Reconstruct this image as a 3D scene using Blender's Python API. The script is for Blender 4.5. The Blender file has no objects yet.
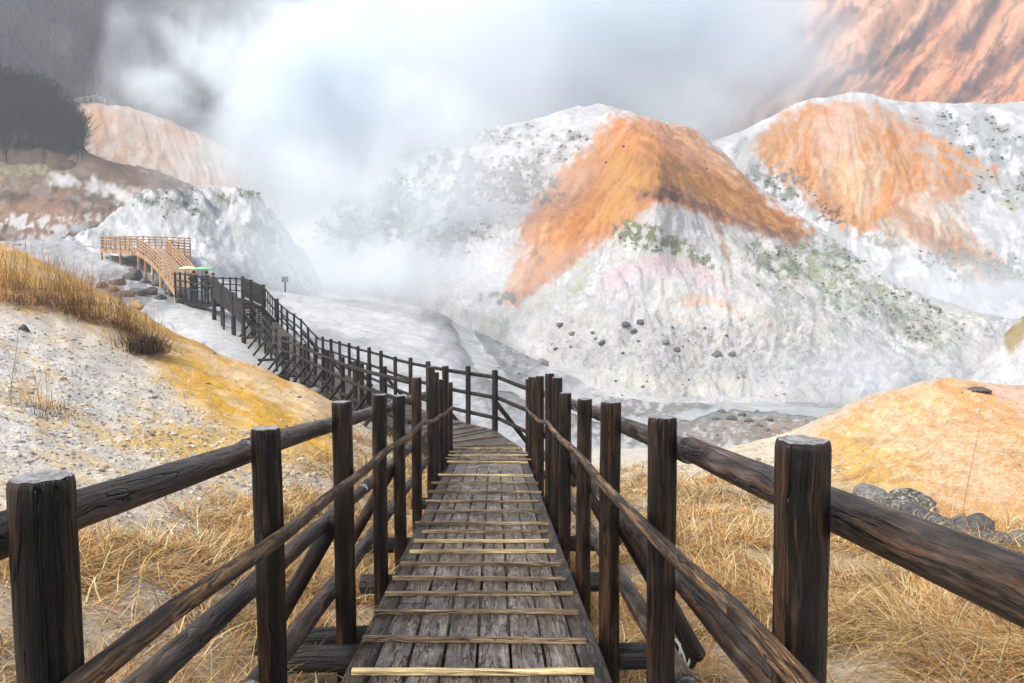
import bpy, bmesh, math, random
import numpy as np
from mathutils import Vector, Matrix
random.seed(7); RNG = np.random.default_rng(7)
sc = bpy.context.scene
COL = sc.collection
R = math.radians
# ------------------------------------------------------------------ camera
W, HH, F = 1024, 683, 800.0
EYE = 1.22
PITCH, YAW = R(3.58), R(-1.29)
cam = bpy.data.cameras.new('camera'); camo = bpy.data.objects.new('camera', cam); COL.objects.link(camo)
cam.lens = F / W * 36.0; cam.sensor_width = 36.0; cam.clip_start = 0.05; cam.clip_end = 5000
camo.location = (0, 0, EYE); camo.rotation_euler = (R(90) - PITCH, 0, YAW)
sc.camera = camo
M3 = np.array(camo.rotation_euler.to_matrix())
RT, UP, FW = M3[:, 0], M3[:, 1], -M3[:, 2]
CAM = np.array([0, 0, EYE])
FH = np.array([FW[0], FW[1], 0]); FH /= np.linalg.norm(FH)

def xy_at(px, d):                                   # horizontal place at column px and forward distance d
    px = np.asarray(px, float); d = np.asarray(d, float)
    xc = (px - 512) / F
    # column plane at the horizon
    yc = math.tan(PITCH)
    s = d / (FW @ FH + yc * (UP @ FH))
    k = xc * s
    return d * FH[0] + k * RT[0], d * FH[1] + k * RT[1]

def z_at(py, d):
    py = np.asarray(py, float); d = np.asarray(d, float)
    yc = -(py - 341.5) / F
    s = d / (FW @ FH + yc * (UP @ FH))
    return EYE + s * (FW[2] + yc * UP[2])

def at(px, py, d):                                  # point seen at a pixel, forward distance d
    yc = -(py - 341.5) / F; xc = (px - 512) / F
    s = d / (FW @ FH + yc * (UP @ FH))
    v = CAM + s * (FW + xc * RT + yc * UP)
    return Vector(v)

def proj(P):
    q = P - CAM
    dz = q @ FW
    dz = np.where(dz < 0.05, 0.05, dz)
    return 512 + F * (q @ RT) / dz, 341.5 - F * (q @ UP) / dz, dz

# ------------------------------------------------------------------ noise
_perm = np.random.default_rng(3).permutation(512)
_perm = np.concatenate([_perm, _perm, _perm])
_grad = np.random.default_rng(4).normal(size=(512, 3)); _grad /= np.linalg.norm(_grad, axis=1)[:, None]
def pn(x, y, z=0.0, seed=0):
    x = np.asarray(x, float); y = np.asarray(y, float); z = np.asarray(z, float) + np.zeros_like(x) + seed * 17.31
    xi, yi, zi = np.floor(x).astype(int), np.floor(y).astype(int), np.floor(z).astype(int)
    xf, yf, zf = x - xi, y - yi, z - zi
    u, v, w = [t * t * t * (t * (t * 6 - 15) + 10) for t in (xf, yf, zf)]
    def g(i, j, k):
        h = _perm[(_perm[(_perm[(xi + i) & 511] + yi + j) & 511] + zi + k) & 511]
        gr = _grad[h]
        return gr[..., 0] * (xf - i) + gr[..., 1] * (yf - j) + gr[..., 2] * (zf - k)
    def L(a, b, t): return a + (b - a) * t
    return L(L(L(g(0,0,0), g(1,0,0), u), L(g(0,1,0), g(1,1,0), u), v),
             L(L(g(0,0,1), g(1,0,1), u), L(g(0,1,1), g(1,1,1), u), v), w) * 1.6
def fbm(x, y, z=0.0, o=5, seed=0, gain=.5, ridged=False):
    a, f, s = 1.0, 1.0, 0.0
    for i in range(o):
        n = pn(np.asarray(x) * f, np.asarray(y) * f, np.asarray(z) * f, seed + i)
        if ridged: n = 1 - 2 * np.abs(n)
        s = s + a * n; a *= gain; f *= 2.03
    return s
def sstep(a, b, x):
    t = np.clip((x - a) / (b - a), 0, 1); return t * t * (3 - 2 * t)

# ------------------------------------------------------------------ tags
def T(o, label=None, cat=None, group=None, kind=None):
    if label: o['label'] = label
    if cat: o['category'] = cat
    if group: o['group'] = group
    if kind: o['kind'] = kind
    return o
def empty(name, loc, label, cat, group=None):
    o = bpy.data.objects.new(name, None); COL.objects.link(o); o.location = loc; o.empty_display_size = .1
    return T(o, label, cat, group)
def link(name, me, parent=None, mat4=None, label=None):
    o = bpy.data.objects.new(name, me); COL.objects.link(o)
    m = mat4 if mat4 is not None else Matrix.Identity(4)
    if parent is not None:
        o.parent = parent
        base = Matrix.Translation(parent.location) if parent.parent is None else None
        if base is None:
            base = Matrix.Translation(parent.parent.location) @ parent.matrix_basis
        elif parent.type != 'EMPTY':
            base = parent.matrix_basis.copy()
        o.matrix_basis = base.inverted() @ m
    else:
        o.matrix_basis = m
    if label: o['label'] = label
    return o
def mesh_np(name, V, Fq, mats=(), smooth=True, col=None, mi=None):
    me = bpy.data.meshes.new(name)
    V = np.asarray(V, np.float32); Fq = np.asarray(Fq, np.int32)
    n, k = Fq.shape
    me.vertices.add(len(V)); me.vertices.foreach_set('co', V.ravel())
    me.loops.add(n * k); me.loops.foreach_set('vertex_index', Fq.ravel())
    me.polygons.add(n)
    me.polygons.foreach_set('loop_start', np.arange(0, n * k, k, dtype=np.int32))
    me.polygons.foreach_set('loop_total', np.full(n, k, np.int32))
    me.polygons.foreach_set('use_smooth', np.full(n, smooth, bool))
    if mi is not None: me.polygons.foreach_set('material_index', np.asarray(mi, np.int32))
    for m in mats: me.materials.append(m)
    if col is not None:
        a = me.attributes.new('Col', 'FLOAT_COLOR', 'POINT')
        c = np.ones((len(V), 4), np.float32); c[:, :3] = col
        a.data.foreach_set('color', c.ravel())
    me.update(calc_edges=True); me.validate()
    return me

# ------------------------------------------------------------------ materials
class NT:
    def __init__(s, m):
        m.use_nodes = True; s.t = m.node_tree; s.t.nodes.clear()
        s.out = s.n('ShaderNodeOutputMaterial')
    def n(s, typ, **kw):
        x = s.t.nodes.new(typ)
        for k, v in kw.items():
            if k.startswith('i_'):
                key = k[2:]
                key = int(key) if key.isdigit() else key.replace('_', ' ')
                x.inputs[key].default_value = v
            else: setattr(x, k, v)
        return x
    def l(s, a, b): s.t.links.new(a, b)
    def mix(s, fac, a, b, mode='MIX'):
        x = s.n('ShaderNodeMix', data_type='RGBA', blend_type=mode)
        for i, v in ((0, fac), (6, a), (7, b)):
            if isinstance(v, (int, float)): x.inputs[i].default_value = v
            elif isinstance(v, tuple): x.inputs[i].default_value = v + (1,) if len(v) == 3 else v
            else: s.l(v, x.inputs[i])
        return x.outputs[2]
    def math(s, op, a, b=None, c=None, clamp=False):
        x = s.n('ShaderNodeMath', operation=op, use_clamp=clamp)
        for i, v in enumerate((a, b, c)):
            if v is None: continue
            if isinstance(v, (int, float)): x.inputs[i].default_value = v
            else: s.l(v, x.inputs[i])
        return x.outputs[0]
    def noise(s, vec, scale, detail=4, rough=.55, dist=0.0):
        x = s.n('ShaderNodeTexNoise'); x.inputs['Scale'].default_value = scale
        x.inputs['Detail'].default_value = detail; x.inputs['Roughness'].default_value = rough
        x.inputs['Distortion'].default_value = dist
        if vec is not None: s.l(vec, x.inputs['Vector'])
        return x.outputs['Fac']
    def ramp(s, fac, stops):
        x = s.n('ShaderNodeValToRGB'); e = x.color_ramp.elements
        while len(e) < len(stops): e.new(.5)
        for k, (p, c) in enumerate(stops):
            e[k].position = p; e[k].color = (c + (1,)) if isinstance(c, tuple) else (c, c, c, 1)
        s.l(fac, x.inputs[0]); return x.outputs[0]
    def scale(s, vec, sx, sy, sz):
        x = s.n('ShaderNodeVectorMath', operation='MULTIPLY'); s.l(vec, x.inputs[0]); x.inputs[1].default_value = (sx, sy, sz)
        return x.outputs[0]
    def bsdf(s, col, rough=.8, bump=None, bstr=.5, bdist=.02, spec=.3, normal=None):
        b = s.n('ShaderNodeBsdfPrincipled')
        if isinstance(col, tuple): b.inputs['Base Color'].default_value = col + (1,)
        else: s.l(col, b.inputs['Base Color'])
        if isinstance(rough, (int, float)): b.inputs['Roughness'].default_value = rough
        else: s.l(rough, b.inputs['Roughness'])
        b.inputs['Specular IOR Level'].default_value = spec
        if bump is not None:
            x = s.n('ShaderNodeBump'); x.inputs['Strength'].default_value = bstr; x.inputs['Distance'].default_value = bdist
            s.l(bump, x.inputs['Height']); s.l(x.outputs[0], b.inputs['Normal'])
        s.l(b.outputs[0], s.out.inputs['Surface']); return b
def newmat(name): return bpy.data.materials.new(name)

def ground_mat(name, scale, bdist, gritty=.5, fine=1.0, spots=.25):
    """mineral ground: surface colour from the deposit map, broken up by grit, crusts and pebbles"""
    m = newmat(name); t = NT(m)
    pos = t.n('ShaderNodeNewGeometry').outputs['Position']
    at_ = t.n('ShaderNodeAttribute', attribute_name='Col').outputs['Color']
    n1 = t.noise(pos, scale, 8, .65); n2 = t.noise(pos, scale * 6.3, 6, .7); n3 = t.noise(pos, scale * .35, 5, .6)
    v = t.n('ShaderNodeTexVoronoi', feature='F1'); v.inputs['Scale'].default_value = scale * 5 * fine; t.l(pos, v.inputs['Vector'])
    peb = t.ramp(v.outputs['Distance'], [(.0, 1.0), (.55, .35), (1, .0)])
    f = t.ramp(n1, [(.28, .62), (.5, .98), (.72, 1.2)])
    c = t.mix(gritty, at_, f, 'MULTIPLY')
    f2 = t.ramp(n2, [(.3, .66), (.5, 1.0), (.7, 1.18)])
    c = t.mix(gritty * .9, c, f2, 'MULTIPLY')
    f3 = t.ramp(n3, [(.3, .86), (.6, 1.06)])
    c = t.mix(.7, c, f3, 'MULTIPLY')
    # scattered dark grains
    hue = t.math('GREATER_THAN', t.n('ShaderNodeSeparateColor').outputs[0], 2.0)
    sp = t.n('ShaderNodeSeparateColor'); t.l(v.outputs['Color'], sp.inputs[0])
    dk = t.math('MULTIPLY', t.ramp(sp.outputs[0], [(.82, 0.0), (.86, 1.0)]), t.ramp(v.outputs['Distance'], [(.25, 1.0), (.5, .0)]))
    dk = t.math('MULTIPLY', dk, spots)
    c = t.mix(dk, c, (.1, .085, .075))
    h = t.math('ADD', t.math('MULTIPLY', n1, 1.0), t.math('MULTIPLY', n2, .45))
    h = t.math('ADD', h, t.math('MULTIPLY', peb, .22))
    t.bsdf(c, .88, h, .9, bdist, .25)
    return m

def wood_mat(name, dark, light, grey, gs=1.0, rough=(.38, .75), greyamt=.5, lightamt=.5, axis=2, grain=1.0, crack=1.0):
    """old wet timber: long fibres swirling round knots, drying cracks, weathered grey patches"""
    m = newmat(name); t = NT(m)
    tc = t.n('ShaderNodeTexCoord').outputs['Object']
    oi = t.n('ShaderNodeObjectInfo').outputs['Random']
    off = t.n('ShaderNodeCombineXYZ'); t.l(t.math('MULTIPLY', oi, 37.0), off.inputs[0]); t.l(t.math('MULTIPLY', oi, 91.0), off.inputs[2])
    ad = t.n('ShaderNodeVectorMath', operation='ADD'); t.l(tc, ad.inputs[0]); t.l(off.outputs[0], ad.inputs[1])
    def ax(c, l_): 
        q = [c * gs] * 3; q[axis] = l_ * gs; return q
    # fibres bend round knots
    kn = t.n('ShaderNodeTexNoise'); kn.inputs['Scale'].default_value = 1.0; kn.inputs['Detail'].default_value = 3
    t.l(t.scale(ad.outputs[0], *ax(16, 5)), kn.inputs['Vector'])
    sh = t.n('ShaderNodeVectorMath', operation='SCALE'); t.l(kn.outputs['Color'], sh.inputs[0]); sh.inputs['Scale'].default_value = .03 / gs
    p = t.n('ShaderNodeVectorMath', operation='ADD'); t.l(ad.outputs[0], p.inputs[0]); t.l(sh.outputs[0], p.inputs[1])
    p = p.outputs[0]
    fib = t.noise(t.scale(p, *ax(120, 5)), 1.0, 4, .65)
    band = t.noise(t.scale(p, *ax(34, 1.7)), 1.0, 6, .66)
    crk = t.noise(t.scale(p, *ax(26, .8)), 1.0, 2, .5)
    pat = t.noise(ad.outputs[0], 4.5 * gs, 5, .62)
    c = t.mix(t.math('MULTIPLY', t.ramp(band, [(.47, 0.0), (.60, 1.0)]), lightamt), dark, light)
    c = t.mix(t.math('MULTIPLY', t.ramp(pat, [(.46, 0.0), (.64, 1.0)]), greyamt), c, grey)
    c = t.mix(.9, c, t.ramp(band, [(.30, .22), (.48, .8), (.66, 1.5)]), 'MULTIPLY')
    c = t.mix(.85, c, t.ramp(fib, [(.32, .3), (.5, .95), (.68, 1.6)]), 'MULTIPLY')
    ck = t.math('SUBTRACT', 1.0, t.math('DIVIDE', t.math('ABSOLUTE', t.math('SUBTRACT', crk, .5)), .016), clamp=True)
    ck = t.math('MULTIPLY', ck, crack, clamp=True)
    c = t.mix(t.math('MULTIPLY', ck, .9), c, tuple(q * .2 for q in dark))
    rg = t.n('ShaderNodeMapRange'); t.l(pat, rg.inputs[0]); rg.inputs[1].default_value = .35; rg.inputs[2].default_value = .65
    rg.inputs[3].default_value = rough[0]; rg.inputs[4].default_value = rough[1]
    h = t.math('ADD', t.math('MULTIPLY', band, 1.2), t.math('MULTIPLY', fib, .45))
    h = t.math('SUBTRACT', h, t.math('MULTIPLY', ck, .8))
    t.bsdf(c, rg.outputs[0], h, 1.0, .012 * grain, .32)
    return m

def simple_mat(name, c1, c2, scale=8, rough=.8, bd=.01, bstr=.6, spec=.3, detail=6):
    m = newmat(name); t = NT(m)
    tc = t.n('ShaderNodeTexCoord').outputs['Object']
    oi = t.n('ShaderNodeObjectInfo').outputs['Random']
    ad = t.n('ShaderNodeVectorMath', operation='ADD'); t.l(tc, ad.inputs[0])
    off = t.n('ShaderNodeCombineXYZ'); t.l(t.math('MULTIPLY', oi, 53.0), off.inputs[1]); t.l(off.outputs[0], ad.inputs[1])
    n = t.noise(ad.outputs[0], scale, detail, .62)
    c = t.mix(t.ramp(n, [(.32, 0.0), (.68, 1.0)]), c1, c2)
    t.bsdf(c, rough, n, bstr, bd, spec)
    return m

def attr_mat(name, rough=.7, trans=0.0, nscale=30, amt=.4):
    m = newmat(name); t = NT(m)
    a = t.n('ShaderNodeAttribute', attribute_name='Col').outputs['Color']
    pos = t.n('ShaderNodeNewGeometry').outputs['Position']
    c = t.mix(amt, a, t.ramp(t.noise(pos, nscale, 3), [(.3, .6), (.7, 1.25)]), 'MULTIPLY')
    b = t.bsdf(c, rough, spec=.2)
    if trans:
        tr = t.n('ShaderNodeBsdfTranslucent'); t.l(c, tr.inputs[0])
        mx = t.n('ShaderNodeMixShader'); mx.inputs[0].default_value = trans
        t.l(b.outputs[0], mx.inputs[1]); t.l(tr.outputs[0], mx.inputs[2]); t.l(mx.outputs[0], t.out.inputs['Surface'])
    return m

# colours of the minerals (linear albedo)
WHITE = (.74, .74, .74); GREY = (.42, .43, .44); MID = (.58, .585, .59); DGREY = (.17, .175, .18)
ORANGE = (.56, .215, .06); DEEP = (.36, .14, .05); OCHRE = (.58, .36, .09); YELLOW = (.62, .40, .10)
PEACH = (.68, .46, .33); PINK = (.52, .33, .32); BROWN = (.10, .062, .045); MOSS = (.24, .26, .13)
GGREEN = (.21, .225, .20); TAN = (.45, .34, .22); SAND = (.58, .50, .40); RUST = (.44, .17, .10); CREAM = (.70, .62, .52)
LIME = (.42, .44, .2)

# ------------------------------------------------------------------ lofted terrain
class Patch: pass
PATCHES = {}
def smooth1(a, s):
    if s < .5: return a
    r = int(3 * s) + 1; k = np.exp(-.5 * (np.arange(-r, r + 1) / s) ** 2); k /= k.sum()
    p = np.pad(a, r, mode='reflect', reflect_type='odd')
    return np.convolve(p, k, 'valid')
def loft(rows, px0, px1, nu, nv, mode, sm=14.0):
    U = np.linspace(px0, px1, nu); du = (px1 - px0) / (nu - 1)
    D, Z = [], []
    for row in rows:
        row = sorted(row); a = np.array(row, float)
        d = np.exp(np.interp(U, a[:, 0], np.log(a[:, 1])))
        v = np.interp(U, a[:, 0], a[:, 2])
        d = smooth1(d, sm / du); v = smooth1(v, sm / du)
        z = v if mode == 'z' else z_at(v, d)
        D.append(np.log(d)); Z.append(z)
    D, Z = np.array(D), np.array(Z)
    m = len(rows); oD, oZ, oT = [], [], []
    def cr(A, j, t):
        p1, p2 = A[j], A[j + 1]
        p0 = A[j - 1] if j > 0 else 2 * p1 - p2
        p3 = A[j + 2] if j + 2 < m else 2 * p2 - p1
        return p1 + .5 * t * (p2 - p0 + t * (2 * p0 - 5 * p1 + 4 * p2 - p3 + t * (3 * (p1 - p2) + p3 - p0)))
    for j in range(m - 1):
        n = nv[j] if isinstance(nv, (list, tuple)) else nv
        for i in range(n + (1 if j == m - 2 else 0)):
            t = i / n
            oD.append(D[j] + (D[j + 1] - D[j]) * t if mode == 'z' else cr(D, j, t)); oZ.append(cr(Z, j, t)); oT.append(np.full(nu, j + t))
    d = np.exp(np.array(oD)); z = np.array(oZ); tt = np.array(oT)
    px = np.broadcast_to(U, d.shape)
    x, y = xy_at(px, d)
    return x, y, z, d, px, tt
def build_patch(name, rows, px0, px1, nu, nv, mode, mat, paint, disp, sm=14.0, label=None, cat=None):
    skirt = mode == 'y'
    if skirt:                                        # the foot runs on below the surrounding ground
        rows = [[(a, b * .985, c + 45) for a, b, c in rows[0]]] + rows; nv = [6] + nv
    x, y, z, d, px, tt = loft(rows, px0, px1, nu, nv, mode, sm)
    if skirt: tt = np.maximum(tt - 1, 0)
    z = z + disp(x, y, z, d, px, tt)
    p = Patch(); p.shape = x.shape
    p.P = np.stack([x, y, z], -1).reshape(-1, 3)
    p.u, p.v, p.d = proj(p.P)
    p.t = tt.ravel()
    p.col = np.zeros((len(p.P), 3))
    p.x, p.y, p.z = p.P.T
    paint(p)
    p.col = np.clip(p.col * (1.0 if name in ('ground', 'orange_mountain') else .84), .01, .82)
    n0, n1 = x.shape
    idx = np.arange(n0 * n1).reshape(n0, n1)
    Fq = np.stack([idx[:-1, :-1], idx[:-1, 1:], idx[1:, 1:], idx[1:, :-1]], -1).reshape(-1, 4)
    p.F = Fq
    me = mesh_np(name, p.P, Fq, [mat], True, p.col)
    o = link(name, me); T(o, label, cat, kind='structure'); p.o = o
    PATCHES[name] = p
    return p
def surf(name, px, py, tmax=99):
    p = PATCHES[name]
    e = (p.u - px) ** 2 + (p.v - py) ** 2 + np.where(p.t > tmax, 1e9, 0) + p.d * .02
    return Vector(p.P[int(np.argmin(e))]), float(p.d[int(np.argmin(e))])

# painting of mineral deposits on a patch (fields over the surface, edges broken by noise)
class Sub: pass
def clipbox(p, x0, y0, x1, y1, mg):
    k = np.nonzero((p.u > x0 - mg) & (p.u < x1 + mg) & (p.v > y0 - mg) & (p.v < y1 + mg))[0]
    q = Sub(); q.k = k; q.u = p.u[k]; q.v = p.v[k]; q.p = p; return q
def wob(p, amp, L, seed):
    k = 1.0 / L
    return p.u + amp * fbm(p.u * k, p.v * k, 0, 3, seed), p.v + amp * fbm(p.u * k, p.v * k, 9.1, 3, seed + 5)
def put(p, m, c, op=1.0):
    m = np.clip(m * op, 0, 1)[:, None]
    if isinstance(p, Sub): p.p.col[p.k] = p.p.col[p.k] * (1 - m) + np.array(c) * m
    else: p.col = p.col * (1 - m) + np.array(c) * m
def segdist(u, v, pts, closed):
    dist = np.full(len(u), 1e9); pts = np.array(pts, float)
    for i in range(len(pts) if closed else len(pts) - 1):
        a, b = pts[i], pts[(i + 1) % len(pts)]; e = b - a
        tt = np.clip(((u - a[0]) * e[0] + (v - a[1]) * e[1]) / (e @ e + 1e-9), 0, 1)
        dist = np.minimum(dist, np.hypot(u - a[0] - tt * e[0], v - a[1] - tt * e[1]))
    return dist
def poly(p, pts, c, feather=10, op=1.0, warp=8, L=30, seed=1, tear=0.0):
    pts = np.array(pts, float)
    q = clipbox(p, *pts.min(0), *pts.max(0), feather + 2 * warp + 2 * tear)
    if not len(q.k): return
    u, v = wob(q, warp, L, seed); n = len(pts)
    ins = np.zeros(len(u), bool)
    for i in range(n):
        a, b = pts[i], pts[(i + 1) % n]
        c1 = (a[1] > v) != (b[1] > v)
        den = (b[1] - a[1]) if b[1] != a[1] else 1e-9
        ins ^= c1 & (u < (b[0] - a[0]) * (v - a[1]) / den + a[0])
    dist = segdist(u, v, pts, True)
    s = np.where(ins, dist, -dist)
    if tear: s = s + tear * fbm(q.u / 9, q.v / 9, 3.3, 4, seed + 11)
    put(q, sstep(-feather, feather, s), c, op)
def stroke(p, pts, r, c, feather=6, op=1.0, warp=6, L=25, seed=1, tear=0.0):
    a = np.array(pts, float)
    q = clipbox(p, *a.min(0), *a.max(0), r + feather + 2 * warp + 2 * tear)
    if not len(q.k): return
    u, v = wob(q, warp, L, seed)
    s = r - segdist(u, v, pts, False)
    if tear: s = s + tear * fbm(q.u / 8, q.v / 8, 3.3, 4, seed + 11)
    put(q, sstep(-feather, feather, s), c, op)
def blob(p, cx, cy, rx, ry, c, op=1.0, thr=.0, L=9, seed=1, ang=0.0, sharp=.25):
    """broken patches of colour inside an ellipse: noise above a threshold"""
    r = max(rx, ry) * 1.1
    q = clipbox(p, cx - r, cy - r, cx + r, cy + r, 2)
    if not len(q.k): return
    du, dv = q.u - cx, q.v - cy
    ca, sa = math.cos(R(ang)), math.sin(R(ang))
    a, b = (du * ca + dv * sa) / rx, (-du * sa + dv * ca) / ry
    e = 1 - np.sqrt(a * a + b * b)
    n = fbm(q.u / L, q.v / L, 5.5, 5, seed, .6)
    put(q, sstep(0, sharp, n - thr + np.minimum(e, .5) * 1.2 - .35) * sstep(-.1, .25, e), c, op)
def veins(p, c, op, L, seed, su=1.0, sv=1.0, a=.45, b=.75):
    n = fbm(p.u * su / L, p.v * sv / L, 2.2, 5, seed, .6)
    put(p, sstep(a - .5, b - .5, n), c, op)

def radial(x, y, z, cu, cv):
    u, v, _ = proj(np.stack([x, y, z], -1).reshape(-1, 3))
    return np.arctan2(u - cu, np.maximum(v - cv, 1) ).reshape(x.shape), (np.hypot(u - cu, v - cv) / 100).reshape(x.shape)
def rveins(p, c, op, cu, cv, k, seed, a=.5, b=.75):
    an = np.arctan2(p.u - cu, np.maximum(p.v - cv, 1)); r = np.hypot(p.u - cu, p.v - cv) / 100
    n = fbm(an * k + .6 * pn(an * 5, r * 2, 0, seed + 3), r * 1.6, 0, 5, seed, .6); put(p, sstep(a - .5, b - .5, n), c, op)
def aniso(p, pts, dr, c, op, La, Lb, seed, a=.5, b=.8, feather=8):
    pts = np.array(pts, float); q = clipbox(p, *pts.min(0), *pts.max(0), feather + 4)
    if not len(q.k): return
    ins = np.zeros(len(q.k), bool)
    u, v = q.u + 4 * fbm(q.u / 20, q.v / 20, 0, 3, seed + 9), q.v + 4 * fbm(q.u / 20, q.v / 20, 6, 3, seed + 9)
    for i in range(len(pts)):
        A, B = pts[i], pts[(i + 1) % len(pts)]; den = (B[1] - A[1]) if B[1] != A[1] else 1e-9
        ins ^= ((A[1] > v) != (B[1] > v)) & (u < (B[0] - A[0]) * (v - A[1]) / den + A[0])
    dist = segdist(u, v, pts, True); m = sstep(-feather, feather, np.where(ins, dist, -dist))
    n = math.hypot(*dr); dx, dy = dr[0] / n, dr[1] / n
    al, ac = u * dx + v * dy, -u * dy + v * dx
    put(q, m * sstep(a - .5, b - .5, fbm(ac / La, al / Lb, 1.7, 5, seed, .6)), c, op)
# ---- near ground: gravel slope on the left, grass hollow, ochre mound on the right
NR = [
 [(-300,.9,-.2),(0,.9,-.3),(300,.9,-.42),(512,.9,-.5),(1300,.9,-.5)],
 [(-300,3.6,.05),(0,3.8,-.2),(150,3.9,-.34),(300,4.2,-.72),(400,4.2,-.8),(600,4.2,-.85),(700,4.1,-.85),(812,4,-.8),(940,3.8,-.7),(1024,3.7,-.62),(1300,3.5,-.5)],
 [(-300,6,.35),(0,6.5,-.06),(150,6.3,-.36),(300,6.5,-.86),(400,6.5,-1.1),(600,6.5,-1.1),(700,6.5,-1.02),(812,6.5,-1.03),(940,6.5,-1.02),(1024,6.5,-1.0),(1300,6,-.9)],
 [(-300,9,.75),(0,9.5,.1),(150,9.5,-.39),(300,9.5,-.87),(400,9.5,-1.3),(500,9.5,-1.45),(600,9.5,-1.42),(700,9.5,-1.25),(812,9.5,-1.28),(940,9.5,-1.12),(1024,9.5,-1.02),(1300,9.5,-.8)],
 [(-300,13,1.5),(0,13.5,.8),(150,13.5,-.22),(300,13,-.88),(400,13,-1.6),(500,13,-2.0),(600,13,-2.0),(700,13,-1.65),(812,12.5,-1.42),(870,12.5,-1.1),(940,12.5,-.82),(1024,12.5,-.72),(1300,12.5,-.5)],
 [(-300,20,4.0),(0,20,2.45),(75,20,1.5),(150,20,.55),(205,19,-.16),(300,17,-.82),(335,17,-1.16),(400,17,-1.95),(500,17,-2.7),(600,17,-2.6),(700,17,-2.3),(790,16,-1.75),(830,15,-1.28),(870,15,-.93),(940,15,-.6),(1000,15,-.7),(1024,15,-.78),(1300,15,-1.2)],
 [(-300,30,.5),(0,30,-.5),(150,27,-1.6),(300,24,-2.7),(400,24,-3.1),(500,24,-3.6),(600,28,-4.4),(700,30,-4.6),(812,28,-5),(1300,28,-5)],
 [(-300,60,-8),(200,55,-7),(300,48,-7),(1300,50,-11)]]
def paint_near(p):
    put(p, np.ones(len(p.u)), SAND)
    put(p, sstep(-.3, .5, fbm(p.x * .5, p.y * .5, 0, 5, 21)), (.5, .44, .36), .8)
    # pale grey gravel of the left slope
    poly(p, [(-300,300),(20,300),(90,322),(150,352),(200,372),(260,420),(330,440),(300,480),(180,510),(60,540),(-300,560)], (.60,.53,.44), 16, .95, 10, 40, 3, 10)
    poly(p, [(-300,330),(40,335),(110,372),(150,405),(90,455),(-300,480)], (.60,.585,.56), 25, .85, 14, 40, 5, 18)
    aniso(p, [(-300,330),(60,335),(220,420),(330,470),(200,520),(-300,560)], (1,.42), (.50,.47,.42), .7, 10, 60, 6, .5, .9)
    aniso(p, [(-300,330),(60,335),(220,420),(330,470),(200,520),(-300,560)], (1,.42), (.64,.48,.25), .6, 12, 70, 8, .55, .9)
    # ochre band along the crest and running down
    poly(p, [(-300,170),(0,235),(100,280),(160,310),(230,352),(345,402),(345,470),(300,440),(240,398),(185,375),(150,350),(80,318),(0,298),(-300,280)], (.62,.37,.11), 16, 1, 8, 30, 7, 12)
    poly(p, [(150,345),(215,368),(300,410),(345,430),(345,470),(290,452),(220,420),(170,385)], (.61,.345,.045), 15, 1, 9, 30, 9, 12)
    aniso(p, [(0,240),(150,310),(345,402),(345,470),(200,410),(80,320),(0,300)], (1,.45), (.66,.50,.30), .7, 7, 50, 13, .5, .85)
    aniso(p, [(0,240),(150,310),(345,402),(345,470),(200,410),(80,320),(0,300)], (1,.45), (.46,.25,.06), .5, 6, 40, 15, .58, .9)
    poly(p, [(205,362),(345,405),(345,420),(260,395)], (.66,.50,.33), 7, .75, 6, 20, 10, 5)
    poly(p, [(40,425),(110,440),(200,465),(300,478),(330,450),(240,425),(170,420),(100,432)], (.63,.40,.10), 12, .85, 12, 26, 12, 14)
    # duff under the grass on the left
    poly(p, [(-300,560),(60,535),(200,515),(340,480),(400,440),(440,430),(440,900),(-300,900)], (.36,.28,.19), 24, .8, 14, 40, 14, 16)
    # right: trampled pale ground, straw, then the ochre mound
    poly(p, [(540,450),(800,470),(870,500),(1300,560),(1300,1200),(540,1200)], (.38,.31,.21), 18, .9, 14, 40, 16, 14)
    poly(p, [(560,425),(830,430),(830,475),(700,500),(560,470)], (.60,.52,.40), 14, .85, 10, 30, 18, 10)
    poly(p, [(800,440),(860,405),(940,380),(1040,380),(1300,380),(1300,540),(1000,535),(900,500),(810,470)], (.58,.315,.11), 8, .95, 6, 26, 20, 5)
    poly(p, [(815,455),(870,425),(920,450),(930,500),(860,490),(815,470)], (.63,.42,.11), 18, .75, 10, 24, 22, 10)
    poly(p, [(880,420),(960,400),(1000,440),(1010,500),(940,490)], (.64,.42,.24), 22, .45, 12, 24, 24, 14)
    aniso(p, [(800,440),(860,405),(940,380),(1300,380),(1300,540),(1000,535),(900,500),(810,470)], (1,-.35), (.52,.26,.10), .5, 8, 60, 21, .52, .9)
    aniso(p, [(800,440),(860,405),(940,380),(1300,380),(1300,540),(1000,535),(900,500),(810,470)], (1,.5), (.68,.50,.34), .5, 9, 60, 23, .52, .9)
    poly(p, [(975,378),(1300,380),(1300,430),(1040,420),(1000,402)], (.60,.42,.36), 12, .8, 8, 24, 26, 6)
    blob(p, 930, 445, 120, 60, (.68,.54,.38), .55, .25, 6, 28, 20); blob(p, 960, 470, 110, 60, (.68,.52,.34), .45, .35, 4, 27, 20)
    blob(p, 900, 460, 110, 40, (.40,.2,.08), .5, .45, 7, 29, 30)
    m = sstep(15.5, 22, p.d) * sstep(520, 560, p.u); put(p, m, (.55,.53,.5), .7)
def disp_near(x, y, z, d, px, tt):
    a = .05 * fbm(x * .7, y * .7, 0, 4, 31) + .03 * fbm(x * 3.1, y * 3.1, 0, 3, 33)
    rill = .04 * fbm(px / 42, tt * .9, 0, 3, 35) * sstep(7, 12, d) * (1 - sstep(300, 420, px))
    under = 1 - sstep(.2, .7, np.abs(x + .07) - .5)
    return a * (1 - .7 * under) + rill
gm_near = ground_mat('gravel_ground', 3.2, .05, .62, 1.6, .55)
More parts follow.
